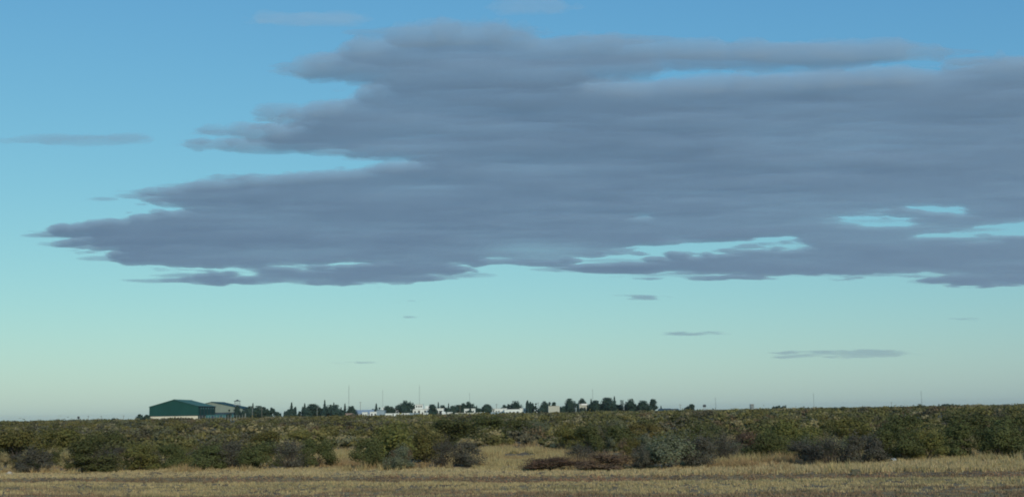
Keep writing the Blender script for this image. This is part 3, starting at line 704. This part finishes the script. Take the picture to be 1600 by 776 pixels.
def house(x0, x1, yt, D, label, wallm, roof='flat', roofm=None, wins=(), depth=9, name='house', cat='house', over=.25, pitch=.9):
    Xa, Xb = at_px(x0, D), at_px(x1, D); xc = (Xa + Xb) / 2; hw = (Xb - Xa) / 2; g = gz(xc, D) - .25
    root = empty(name, (xc, D, g)); tag(root, label, cat); H = z_of((x0 + x1) / 2, yt, D) - g
    if roof == 'gable_side':          # ridge along x
        hz = H - pitch
        MB().poly([(-hw, 0, -.3), (hw, 0, -.3), (hw, depth, -.3), (-hw, depth, -.3), (-hw, 0, hz), (hw, 0, hz), (hw, depth, hz), (-hw, depth, hz), (-hw, depth / 2, H - .02), (hw, depth / 2, H - .02)],
                  [(0, 1, 5, 4), (1, 2, 6, 9, 5), (2, 3, 7, 6), (3, 0, 4, 8, 7), (4, 5, 9, 8), (6, 7, 8, 9)]).build('wall', wallm, root)
        e = over; k = pitch / (depth / 2)
        MB().poly([(-hw - e, -e, hz - e * k + .03), (hw + e, -e, hz - e * k + .03), (hw + e, depth / 2, H + .03), (-hw - e, depth / 2, H + .03), (-hw - e, -e, hz - e * k + .18), (hw + e, -e, hz - e * k + .18), (hw + e, depth / 2, H + .18), (-hw - e, depth / 2, H + .18)],
                  [(3, 2, 1, 0), (4, 5, 6, 7), (0, 1, 5, 4), (1, 2, 6, 5), (3, 0, 4, 7)]).poly(
                  [(-hw - e, depth + e, hz - e * k + .03), (hw + e, depth + e, hz - e * k + .03), (hw + e, depth / 2, H + .03), (-hw - e, depth / 2, H + .03), (-hw - e, depth + e, hz - e * k + .18), (hw + e, depth + e, hz - e * k + .18), (hw + e, depth / 2, H + .18), (-hw - e, depth / 2, H + .18)],
                  [(0, 1, 2, 3), (7, 6, 5, 4), (4, 5, 1, 0), (5, 6, 2, 1), (7, 4, 0, 3)]).build('roof', roofm or LROOF, root)
    else:
        MB().box(-hw, hw, 0, depth, -.3, H - .25).build('wall', wallm, root)
        MB().box(-hw - over, hw + over, -over, depth + over, H - .248, H).build('roof', roofm or wallm, root)
    for q in wins:
        a, b_, c, d = q[:4]; window(root, -hw + 2 * hw * a, -hw + 2 * hw * b_, H * c, H * d, 0, len(q) > 4)
    return root
W3 = [(.1, .2, .35, .68), (.32, .42, .35, .68), (.55, .64, .02, .66, 1), (.76, .88, .35, .68)]
house(485.5, 494, 646.5, 880, 'tiny white shed between the first tall conifer and the round clump', WHITEW, wins=[(.6, .8, .02, .75, 1)], name='shed', cat='shed')
house(540, 550, 645, 800, 'small dull pink brick hut under the round tree at the left of the houses', PINKW, wins=[(.35, .6, .02, .8, 1)], name='hut', cat='hut', depth=5)
house(555, 583, 640.2, 860, 'long low house with a blue grey roof, leftmost house of the town', GREYW, 'gable_side', BROOF, [(.08, .16, .3, .55), (.3, .42, .05, .6, 1), (.55, .65, .3, .55), (.8, .9, .3, .55)], pitch=2.4)
house(578, 590, 642.5, 840, 'small white house touching the right end of the blue roofed house', WHITEW, wins=[(.15, .35, .35, .7), (.6, .8, .02, .7, 1)])
house(588.5, 601, 640.0, 825, 'plain blue grey box building between the first and second tree clumps', BLUEW, 'flat', BROOF, [(.4, .6, .02, .45, 1)], name='box_building', cat='building')
house(596.5, 600, 636, 868, 'narrow white water tank house peeping over the blue grey box building', WHITEW, wins=[(.3, .7, .6, .75)], name='tank_house', cat='building', depth=3)
house(613, 625, 637.2, 865, 'white house with two openings just left of the big round tree', WHITEW, wins=[(.12, .3, .4, .7), (.55, .75, .4, .72), (.36, .5, .02, .5, 1)])
house(602, 640, 645.0, 820, 'long low white wall running under the big round tree', WHITEW, depth=.4, name='garden_wall', cat='wall', over=.05, wins=[(.3, .35, .02, .9, 1), (.72, .78, .02, .9, 1)])
hm = house(645, 672, 638.2, 850, 'white two storey house with dark windows, the tallest house of the town', WHITEW, 'flat', LROOF, [(.08, .18, .40, .75), (.30, .42, .35, .8), (.52, .60, .05, .6, 1), (.66, .76, .2, .8), (.86, .95, .40, .75)])
Xa, Xb = at_px(649, 853), at_px(661, 853); xc = hm.location.x
zb = z_of(655, 638.2, 850) - hm.location.z; zt = z_of(655, 631.6, 853) - hm.location.z
MB().box(Xa - xc, Xb - xc, 1.2, 8, zb + .002, zt).build('upper_storey', WHITEW, hm); MB().box(Xa - xc - .3, Xb - xc + .3, .9, 8.3, zt + .002, zt + .25).build('upper_roof', LROOF, hm)
for k in (0.12, .42, .7): window(hm, Xa - xc + (Xb - Xa) * k, Xa - xc + (Xb - Xa) * (k + .17), zb + .9, zb + 2.2, 1.2)
Xc = at_px(665, 853) - xc; MB().box(Xc, Xc + 3.0, 1.5, 6, zb + .002, zt - .9).build('roof_room', WHITEW, hm)
house(640, 655, 644.4, 815, 'low blue grey wall in front of the two storey house', BLUEW, depth=.5, name='garden_wall', cat='wall', over=.06, wins=[(.44, .58, .02, .9, 1)])
house(663.5, 669, 644.0, 818, 'tiny white outhouse at the right foot of the two storey house', WHITEW, depth=3, name='outhouse', cat='outhouse', wins=[(.3, .65, .02, .8, 1)])
house(681, 693, 637.3, 850, 'white house with a wide dark carport arch behind the parked white truck', WHITEW, wins=[(.08, .3, .42, .72), (.45, .86, .02, .72, 1)])
house(711, 748, 644.2, 822, 'long pale pinkish wall in front of the dense middle trees', CREAMW, depth=.4, name='garden_wall', cat='wall', over=.06, wins=[(.33, .38, .02, .9, 1), (.6, .64, .02, .9, 1), (.8, .84, .02, .9, 1)])
house(725.5, 733, 638.0, 850, 'small white house, left one of the pair behind the long pale wall', WHITEW, wins=[(.2, .45, .5, .75)], depth=6)
house(736.5, 742.5, 637.5, 850, 'small white house, right one of the pair behind the long pale wall', WHITEW, wins=[(.5, .75, .5, .75)], depth=6)
house(769, 792, 637.4, 845, 'wide white house with parapet left of the round tree on a roof line', WHITEW, 'flat', LROOF, [(.06, .14, .45, .7), (.24, .32, .45, .7), (.42, .5, .45, .7), (.62, .72, .1, .6, 1), (.84, .92, .45, .7)])
house(767, 784, 643.0, 818, 'pale lilac low wall in front of the wide white parapet house', BLUEW, depth=.4, name='garden_wall', cat='wall', over=.06, wins=[(.4, .5, .02, .9, 1)])
house(788, 813, 638.6, 838, 'long white house with a row of dark openings under the round tree', WHITEW, 'flat', LROOF, [(.08, .2, .1, .55, 1), (.3, .42, .25, .62), (.52, .66, .08, .6, 1), (.76, .9, .08, .64, 1)])
house(812.5, 822, 637.0, 846, 'white house between the long row house and the poplars', WHITEW, wins=[(.25, .6, .2, .5), (.68, .85, .6, .8)])
house(833, 842, 640.5, 862, 'white house glimpsed between the trunks of the poplars', WHITEW, wins=[(.3, .5, .3, .7)], depth=6)
house(857, 874.5, 633.6, 822, 'plain cream windowless block building on the edge of the scrub', CREAMW, 'flat', CREAMW, (), name='block_building', cat='building', over=.08)
house(896, 901, 634, 850, 'narrow pale lilac wall end between two dense trees', BLUEW, depth=6, wins=[(.3, .7, .5, .7)])
hf = house(905.5, 917, 630.4, 852, 'cream house with a bright white roof fascia among the right trees', CREAMW, 'flat', LROOF, [(.2, .42, .45, .68), (.6, .85, .45, .68)])
MB().box(-1.2, 2.9, -.5, -.26, z_of(912, 632.5, 852) - hf.location.z, z_of(912, 630.2, 852) - hf.location.z).build('fascia', mat('bright_white_paint', (.82, .82, .78), .6, .05, 3), hf)
house(1031, 1049, 638.0, 870, 'long low house with a dark roof at the right end of the trees', GREYW, 'gable_side', DROOF, [(.2, .3, .2, .5), (.6, .7, .2, .5)], pitch=1.3)
house(1046, 1061, 638.4, 885, 'low pale sheds end with dark roof, farthest right house of the town', WHITEW, 'gable_side', DROOF, [(.3, .45, .2, .6), (.7, .85, .2, .6)], pitch=1.2)
house(428, 440, 650.0, 800, 'tiny white low hut at the right end of the hangar trees', WHITEW, wins=[(.4, .6, .02, .8, 1)], name='hut', cat='hut', depth=4)
house(566, 574, 643.2, 818, 'small pale cube house in front of the middle of the blue roofed house', WHITEW, wins=[(.2, .4, .35, .7), (.6, .8, .02, .7, 1)], depth=5)
house(699, 706.5, 643.2, 818, 'small pale hut between the white box truck and the long pale wall', WHITEW, wins=[(.3, .55, .02, .75, 1)], depth=4, name='hut', cat='hut')
house(748.5, 757, 643.4, 818, 'small pale hut between the long pale wall and the ragged round tree', WHITEW, wins=[(.55, .8, .3, .7)], depth=4, name='hut', cat='hut')
# grey block tower far on the right plain
house(1173, 1178.4, 630.6, 1150, 'small grey concrete block tower alone on the right horizon', mat('grey_block', (.22, .25, .25), .9, .15, 1), 'flat', GREYW, [(.25, .45, .75, .9), (.6, .8, .75, .9)], depth=4, name='block_tower', cat='tower')
# white truck beside the carport house
D = 826; X = at_px(693.5, D); tr = empty('parked_truck', (X, D, gz(X, D))); tag(tr, 'small white box truck parked right of the carport house', 'truck')
TIRE = mat('tyre', (.02, .02, .02), .9, .1, 5)
MB().box(-1.4, 1.0, 0, 2.2, .75, 3.0).build('cargo_box', WHITEW, tr)
MB().poly([(1.05, 0, .6), (2.5, 0, .6), (2.5, 0, 1.35), (2.15, 0, 2.2), (1.05, 0, 2.2), (1.05, 2.1, .6), (2.5, 2.1, .6), (2.5, 2.1, 1.35), (2.15, 2.1, 2.2), (1.05, 2.1, 2.2)],
          [(0, 1, 2, 3, 4), (9, 8, 7, 6, 5), (0, 5, 6, 1), (1, 6, 7, 2), (2, 7, 8, 3), (3, 8, 9, 4), (4, 9, 5, 0)]).build('cab', WHITEW, tr)
MB().box(1.4, 2.15, -.03, -.003, 1.4, 2.0).build('side_window', GLASS, tr); MB().box(-1.4, 2.4, .15, 1.95, .5, .74).build('chassis', DARKM, tr)
for px_ in (-.8, 1.8):
    for yy in (.0, 1.85): MB().tube([(px_, yy, .42), (px_, yy + .28, .42)], [.42, .42], 12).build('wheel', TIRE, tr)

# ------------------------------------------------------------------ trees of the settlement
CROWN = {'cyp': leafmat('conifer_needles', (.038, .068, .056), .1, objvar=.12), 'rnd': leafmat('tree_leaf', (.046, .078, .060), .15, objvar=.15), 'gry': leafmat('grey_tree_leaf', (.065, .088, .068), .2, objvar=.1)}
BARK = mat('bark', (.06, .05, .04), .95, .25, 3)
def tree(px, yt, wpx, typ, D, label, m=None, cat='tree', ybase=None):
    X = at_px(px, D); g = gz(X, D); s = D / FPX; W = wpx * s * (1.46 if typ in 'rs' else 1.2); H = z_of(px, yt, D) - g
    rng = np.random.default_rng(int(px * 13 + wpx)); name = {'c': 'conifer_tree', 'p': 'poplar_tree', 'r': 'round_tree', 's': 'sparse_tree', 'l': 'layered_tree'}[typ]
    root = empty(name, (X, D, g - .1)); tag(root, label, cat, 'trees of the settlement')
    tops = []
    if typ in 'cp':
        n = int(600 + 50 * H * W / 3); u = rng.random(n) ** (1.25 if typ == 'c' else .9)
        zz = .06 + .94 * u
        prof = (1 - zz) ** .75 * (.78 + .22 * np.sin(zz * 34 + rng.random() * 6)) if typ == 'c' else np.sin(np.clip(zz, 0, 1) * math.pi * .93 + .2) ** .6
        a = rng.random(n) * 6.283; lob = 1 + .22 * np.sin(a * 3 + zz * 9 + rng.random() * 6); q = W * .5 * prof * lob * np.sqrt(.25 + .75 * rng.random(n))
        P = np.stack([q * np.cos(a), q * np.sin(a), zz * H], 1); sz = rng.uniform(.5, .95, n) * min(1, .45 + W / 5)
        NR = np.stack([np.cos(a), np.sin(a), .5 + 0 * a], 1)
        for k in range(5): z = H * (.2 + .14 * k); tops.append((W * .3 * math.cos(k * 2.4), W * .3 * math.sin(k * 2.4), z))
    elif typ == 'l':
        P = []
        for k in range(5):
            n = 90; rr = W * .5 * (.6 + .4 * rng.random()) * (1 - .1 * k); a = rng.random(n) * 6.283; q = rr * np.sqrt(rng.random(n)); z = H * (.42 + .135 * k)
            P.append(np.stack([q * np.cos(a), q * np.sin(a), z + rng.normal(size=n) * .25 - .25 * q / rr], 1)); tops.append((rr * .7, 0, z)); tops.append((-rr * .7, .3, z))
        P = np.concatenate(P); NR = P - np.array([0, 0, H * .4]); sz = rng.uniform(.35, .7, len(P))
    else:
        nc = 15 if typ == 'r' else 8; nc += int(W); c = []
        while len(c) < nc:
            v = rng.normal(size=3); v /= np.linalg.norm(v); v *= rng.random() ** .33
            c.append((v[0] * W * .37, v[1] * W * .37, H * (.46 + .40 * v[2])))
        c.append((0, 0, H * .88)); c = np.array(c); nc = len(c); rr = rng.uniform(.21, .32, nc) * min(W, H) if typ == 'r' else rng.uniform(.12, .18, nc) * min(W, H)
        n = int((1100 + 22 * W * H) * (1 if typ == 'r' else .45)); k = rng.integers(0, nc, n); d = rng.normal(size=(n, 3)); d /= np.linalg.norm(d, axis=1)[:, None]
        P = c[k] + d * (rr[k] * rng.random(n) ** .5)[:, None]; P[:, 2] = np.clip(P[:, 2], .15 * H * rng.random(n), H); NR = d + (P - np.array([0, 0, H * .45])) / W; sz = rng.uniform(.55, 1.1, n) * min(1, .45 + W / 7)
        tops = c[:7]
    link('crown', raw_mesh('crown', leaf_quads(P, sz, rng, NR, aspect=.8), 4, m or CROWN['cyp' if typ in 'cpl' else 'rnd'], tones(len(P), rng, .22, .05)), root)
    tr_ = .03 * H + .05; b = MB().tube([(0, 0, -.3), (.05 * W, 0, H * .3), (-.03 * W, .02 * W, H * .62), (0, 0, H * .93)], [tr_, tr_ * .75, tr_ * .45, .04], 6)
    for q in tops: b.tube([(0, 0, H * .25 + q[2] * .25), ((q[0]) * .5, q[1] * .5, q[2] * .75), tuple(q)], [tr_ * .4, tr_ * .28, .04], 4)
    b.build('trunk', BARK, root); return root
T = [  # photo column, top row, width in photo pixels, type, depth, label
    (218, 646.8, 9, 'r', 740, 'small squarish bush tree left of the green hangar, outer of two'), (229, 647.6, 9, 'r', 742, 'small dark bush tree touching the left wall of the green hangar'),
    (358, 638, 7, 's', 735, 'thin small tree before the blue doors of the beige hangar'), (370.5, 633, 9, 'p', 728, 'dark narrow tree standing under the watchtower'),
    (384, 636, 6, 'c', 745, 'small pointed conifer right of the beige hangar'), (381, 641, 8, 'r', 760, 'low dark tree against the right corner of the beige hangar'),
    (391, 634, 13, 'r', 770, 'dark round tree, left one of the clump right of the hangars'), (395, 629.5, 6, 'c', 790, 'pointed tip rising from the clump right of the hangars'),
    (404, 633.5, 17, 'r', 772, 'dark broad tree in the middle of the clump right of the hangars'), (411, 635, 12, 'r', 776, 'dark round tree, right one of the clump right of the hangars'),
    (417, 638, 8, 'r', 782, 'small dark tree at the right edge of the hangar clump'), (424, 635.5, 12, 's', 790, 'loose airy grey tree right of the hangar clump'),
    (434, 643, 7, 'r', 800, 'small round tree beside the tiny white low hut'), (444.5, 642, 5.5, 'c', 820, 'short pointed conifer left of the first tall conifer'),
    (455.5, 628, 10, 'c', 830, 'first tall conifer, standing left of the round clump'), (452, 639, 10, 'r', 826, 'bush tree at the left foot of the first tall conifer'),
    (460, 636, 9, 'c', 832, 'stubby conifer at the right foot of the first tall conifer'), (461.8, 634.5, 3, 'p', 838, 'very thin spire just right of the first tall conifer'),
    (468, 642, 6, 'r', 842, 'tiny round tree left of the twin thin spires'), (473, 634.5, 3.5, 'p', 836, 'thin spire, shorter of the twin spires'), (476, 629.2, 3.2, 'p', 838, 'thin spire, taller of the twin spires'),
    (480, 637, 13, 'r', 832, 'round tree at the left end of the dense clump behind the white pole'), (489, 630.5, 17, 'r', 836, 'tallest round tree of the dense clump behind the white pole'),
    (483, 634, 12, 'r', 840, 'round tree between the twin spires and tallest round tree'), (498, 635.5, 13, 'r', 838, 'round tree right of the white pole'), (502, 637, 8, 'r', 842, 'small tree left of the tallest conifer'),
    (507.3, 624.3, 8, 'c', 834, 'tallest dark conifer of the left trees'), (506, 636, 8, 'p', 830, 'dark column tree at foot of the tallest conifer'),
    (516, 632, 13, 'r', 836, 'bushy tree just right of the tallest conifer'), (521.5, 628.6, 6, 'c', 842, 'pointed tree top in the middle of the bushy pair'), (526, 631.5, 10, 'r', 838, 'bushy tree right of the pointed tree top'),
    (522, 637, 16, 'r', 828, 'wide low tree in front of the bushy pair'), (533, 635.5, 5, 'c', 842, 'little conifer left of the lone spire by the mast'), (539, 630, 6.5, 'c', 838, 'lone conifer left of the first radio mast'),
    (536, 640, 8, 'r', 834, 'low tree left at the foot of the lone conifer'), (549.5, 633.8, 11, 'r', 842, 'neat round tree right of the first radio mast'),
    (584, 638.5, 8, 'r', 872, 'round tree behind the blue grey box building'), (588, 629.6, 3.2, 'p', 876, 'thin spire above the blue grey box building'), (580, 641, 6, 'r', 876, 'low tree left of the thin spire above the small white house'),
    (593, 635, 7, 's', 890, 'ragged tree top behind the blue grey box building'), (605, 633.5, 11, 'r', 850, 'round tree right of the blue grey box building, left of two'), (611.5, 634.6, 9, 'r', 852, 'round tree left of the two opening white house'),
    (633, 625.3, 23, 'r', 838, 'biggest round tree, standing alone between the white houses'), (645, 632, 5, 'r', 870, 'small round top left behind the two storey house'), (648, 630, 4, 's', 874, 'thin tree touching the left of the two storey house'),
    (676, 631.2, 12, 'r', 842, 'round tree right of the two storey house'), (685, 627.8, 6, 'c', 880, 'pointed tree behind the carport house'), (692, 632.5, 13, 'r', 872, 'broad tree behind the carport house'),
    (701, 629.6, 4, 'c', 880, 'thin pointed tree right of the carport house'), (700, 637, 12, 'r', 858, 'low wide tree right of the white box truck'), (707, 633.5, 13, 'r', 862, 'round tree behind the left end of the long pale wall'),
    (717, 632, 14, 'r', 866, 'round tree in the middle of the dense middle trees'), (724.5, 629, 8, 'r', 870, 'round top left of the tallest middle tree'), (732, 626.8, 9, 'r', 874, 'tallest round top of the dense middle trees'),
    (738.5, 629.8, 8, 'r', 872, 'round top right of the tallest middle tree'), (734, 640, 7, 'r', 835, 'small dark tree between the pair of small white houses'), (745, 633, 4, 'c', 866, 'thin tree right of the pair of small white houses'),
    (746, 637, 8, 'r', 868, 'low tree over the right end of the long pale wall'), (752, 638, 7, 'r', 860, 'low dark tree left of the ragged tree'), (760.5, 631, 14, 'r', 840, 'ragged round tree left of the wide parapet house', ),
    (788, 632, 8, 'r', 872, 'small round top behind the wide parapet house'), (795, 630.8, 7, 'r', 874, 'second round top left of the round tree over the roofs'), (806, 626, 14, 'r', 866, 'round tree rising over the long row house'),
    (824.5, 625, 5.5, 'p', 842, 'left poplar of the poplar row'), (829, 627.2, 4.5, 'p', 844, 'second poplar of the poplar row'), (832.5, 628.8, 4.5, 'p', 850, 'third poplar of the poplar row'),
    (837.5, 628, 6, 's', 846, 'loose topped tree at the right end of the poplar row'), (846, 636, 8, 'r', 842, 'low tree left of the tree beside the cream block'), (851, 626, 11, 'r', 846, 'tall tree left of the cream block building'),
    (859, 627.2, 6, 'r', 868, 'round top behind the left corner of the cream block building'), (866, 626.8, 7, 'r', 870, 'round top behind the middle of the cream block building'), (876, 634.5, 4, 'p', 846, 'thin dark tree against the right corner of the cream block'),
    (881, 634, 8, 'r', 842, 'low tree left of the dense dark tree'), (890.5, 622.2, 15, 'r', 844, 'dense dark tree right of the cream block'), (902, 630, 9, 'r', 872, 'tree behind the narrow lilac wall end'),
    (910, 621.2, 11, 'r', 878, 'pointed round tree above the white fascia house'), (909, 637, 10, 'r', 838, 'pale bush tree in front of the white fascia house', 'gry'), (924, 622.8, 8, 'c', 860, 'pointed top left in the trees right of the fascia house'),
    (931, 625, 18, 'r', 850, 'broad dark tree right of the fascia house'), (951, 620.4, 17, 'r', 846, 'tallest broad tree of the right group'), (960.5, 618.6, 9, 'c', 854, 'pointed tallest tree at the right of the right group'),
    (942, 630, 12, 'r', 856, 'lower tree between the two broad trees of the right group'), (972, 624.2, 8, 'l', 852, 'layered open tree left of the pale pole at right'), (968, 632, 9, 'r', 858, 'low tree at the foot of the layered tree'),
    (985.5, 622.6, 12, 'r', 846, 'upright oval tree right of the pale pole'), (979, 631, 8, 'r', 852, 'low tree at the left foot of the upright oval tree'), (1005, 625.2, 16, 'r', 850, 'cone shaped round tree in the last pair of tall trees'),
    (1020, 622.8, 10, 'r', 858, 'last tall tree at the right of the town'), (1015, 633, 8, 'r', 846, 'low tree between the last pair of tall trees'), (998, 633, 7, 'r', 860, 'low tree left of the cone shaped round tree'),
    (896, 636, 8, 'r', 856, 'low tree in the gap left of the narrow lilac wall end'), (917.5, 632.5, 9, 'r', 862, 'low tree at the right wall of the white fascia house'), (964, 632, 10, 'r', 862, 'low tree under the pointed tallest tree of the right group'),
    (992, 634.5, 7, 'r', 866, 'low tree right of the upright oval tree'), (512, 637, 9, 'r', 846, 'low tree filling the gap right of the tallest conifer'), (399, 637, 10, 'r', 786, 'low tree filling the middle of the hangar clump'),
    (1033, 633.4, 4, 'c', 885, 'little pointed tree over the dark roofed house'), (1080, 631, 14, 'r', 900, 'lone spreading tree right of the last houses'), (1074, 635, 10, 'r', 905, 'low left half of the lone spreading trees'),
]
for t in T: tree(*t[:6], m=CROWN[t[6]] if len(t) > 6 else None)
for px, yt, wp, D, lab in [(1218, 633.0, 22, 1350, 'low wide thicket bump on the skyline right of the grey tower'), (1480, 630.2, 26, 1350, 'low wide thicket bump on the skyline at the far right'), (178, 652.6, 14, 1300, 'low thicket bump on the skyline left of the hangar'), (163, 653.6, 8, 1300, 'tiny bump of bushes left of the low thicket bump'), (1305, 635.2, 10, 1350, 'flat thicket on the skyline under the mid right mast')]:
    tree(px, yt, wp, 'r', D, lab, cat='thicket')

# ------------------------------------------------------------------ masts, poles and tank
def pole(px, yt, D, label, m=WOOD, r=.16, arm=1.6, group='utility poles', name='utility_pole'):
    X = at_px(px, D); g = gz(X, D); H = z_of(px, yt, D) - g; root = empty(name, (X, D, g)); tag(root, label, 'pole', group)
    MB().tube([(0, 0, -.4), (0, 0, H * .5), (0, 0, H)], [r, r * .85, r * .7], 8).build('shaft', m, root)
    if arm:
        MB().box(-arm / 2, arm / 2, -r - .12, -r + .02, H - .75, H - .6).build('crossarm', m, root)
        for k in (-.45, 0, .45): MB().tube([(k * arm, -r - .05, H - .598), (k * arm, -r - .05, H - .35)], [.06, .04], 6).build('insulator', CONC, root)
    else: MB().tube([(0, 0, H), (.5, -.2, H + .25), (1.1, -.4, H + .2)], [.06, .05, .12], 6).build('lamp_arm', m, root)
    return root
for px, yt, D, lab in [(138, 648.6, 900, 'thin dark pole on the left skyline right of the dark sign'), (158, 648.5, 950, 'faint thin pole on the left skyline before the low thicket'), (60, 654, 950, 'short thin pole on the left skyline left of the dark sign'),
                       (193, 648, 960, 'faint pole standing left of the green hangar'), (409, 637, 700, 'grey pole before the right part of the hangar clump'), (563, 627, 900, 'faint pole above the blue roofed house'),
                       (719, 632, 800, 'thin grey pole before the dense middle trees'), (776, 630, 880, 'short pole above the wide parapet house'), (841, 628, 880, 'thin pole right of the poplar row'),
                       (1063, 630.6, 860, 'dark short pole right of the dark roofed houses'), (1393, 627.4, 1200, 'small pole on the right skyline left of the tall right mast')]:
    pole(px, yt, D, lab)
for px, yt, D, lab in [(394.3, 636, 690, 'pale slim pole before the left part of the hangar clump'), (495.5, 636.6, 700, 'white pole standing before the round clump of trees'), (975.3, 630, 800, 'pale pole beside the layered tree')]:
    pole(px, yt, D, lab, WHITEP, .10, 0, 'pale lamp poles', 'lamp_pole')
def mast(px, yt, D, label, w=.22):
    X = at_px(px, D); g = gz(X, D); H = z_of(px, yt, D) - g; root = empty('radio_mast', (X, D, g)); tag(root, label, 'mast', 'radio masts')
    b = MB(); c = [(w * math.cos(k * 2.094), w * math.sin(k * 2.094)) for k in range(3)]
    for x, y in c: b.tube([(x, y, -.3), (x, y, H * .93)], [.03, .03], 4)
    n = max(6, int(H / 1.2))
    for i in range(n):
        for k in range(3):
            p, q = c[k], c[(k + 1) % 3]; b.tube([(p[0], p[1], H * .93 * i / n), (q[0], q[1], H * .93 * (i + 1) / n)], [.02, .02], 3)
    b.build('lattice', GALV_D, root)
    MB().tube([(0, 0, H * .9), (0, 0, H)], [.05, .03], 5).build('antenna', GALV_D, root); MB().tube([(-.45, 0, H * .95), (.45, 0, H * .95)], [.03, .03], 4).build('crossbar', GALV_D, root)
GALV_D = mat('dull_steel', (.20, .23, .22), .7, .15, 4)
for a in [(545, 600, 880, 'tall thin radio mast above the lone conifer left of the houses'), (655.5, 600, 900, 'tall thin radio mast over the two storey house'), (598, 607, 1000, 'faint thin radio mast above the blue grey box building', .16), (734, 612, 1000, 'faint thin radio mast over the dense middle trees', .16),
          (926.5, 606, 890, 'radio mast behind the trees of the right group'), (1118.5, 619.5, 950, 'thin dark mast right of the dark water tank'), (1272, 612, 1100, 'thin mast on the plain at right'), (1440.5, 609, 1000, 'tall mast at the far right of the plain', .34)]: mast(*a)
D = 880; X = at_px(1101, D); g = gz(X, D); wt = empty('water_tank', (X, D, g)); tag(wt, 'dark rounded water tank raised on thin legs right of the lone tree', 'water tank')
z0, z1 = z_of(1101, 635.2, D) - g, z_of(1101, 631.4, D) - g
MB().tube([(0, 0, z0), (0, 0, z0 + .3), (0, 0, z1 - .5), (0, 0, z1)], [.85, 1.15, 1.15, .5], 12).build('tank', DARKM, wt)
for k in range(4): MB().tube([(.8 * math.cos(k * 1.57 + .78), .8 * math.sin(k * 1.57 + .78), -.3), (.7 * math.cos(k * 1.57 + .78), .7 * math.sin(k * 1.57 + .78), z0 + .1)], [.07, .06], 5).build('leg', GALV, wt)
D = 700; X = at_px(122.5, D); g = gz(X, D); sg = empty('sign', (X, D, g)); tag(sg, 'small dark upright sign board on a post on the left skyline', 'sign')
zt = z_of(122.5, 650, D) - g; zb = z_of(122.5, 653.6, D) - g
MB().box(-.62, .62, -.06, .06, zb, zt).build('board', DARKM, sg); MB().tube([(0, .12, -.3), (0, .12, zt - .1)], [.1, .1], 6).build('post', DARKM, sg)

# ------------------------------------------------------------------ the air over the plain
hz = bpy.data.materials.new('plain_air'); hz.use_nodes = True; t = hz.node_tree; t.nodes.clear()
out = t.nodes.new('ShaderNodeOutputMaterial'); p = t.nodes.new('ShaderNodeVolumePrincipled'); p.inputs['Color'].default_value = (.96, .97, .94, 1); p.inputs['Density'].default_value = .000035; p.inputs['Anisotropy'].default_value = .2
t.links.new(p.outputs[0], out.inputs['Volume'])
tag(MB().box(-14500, 14500, -14500, 14500, -2.5, 48).build('haze', hz), kind='stuff')
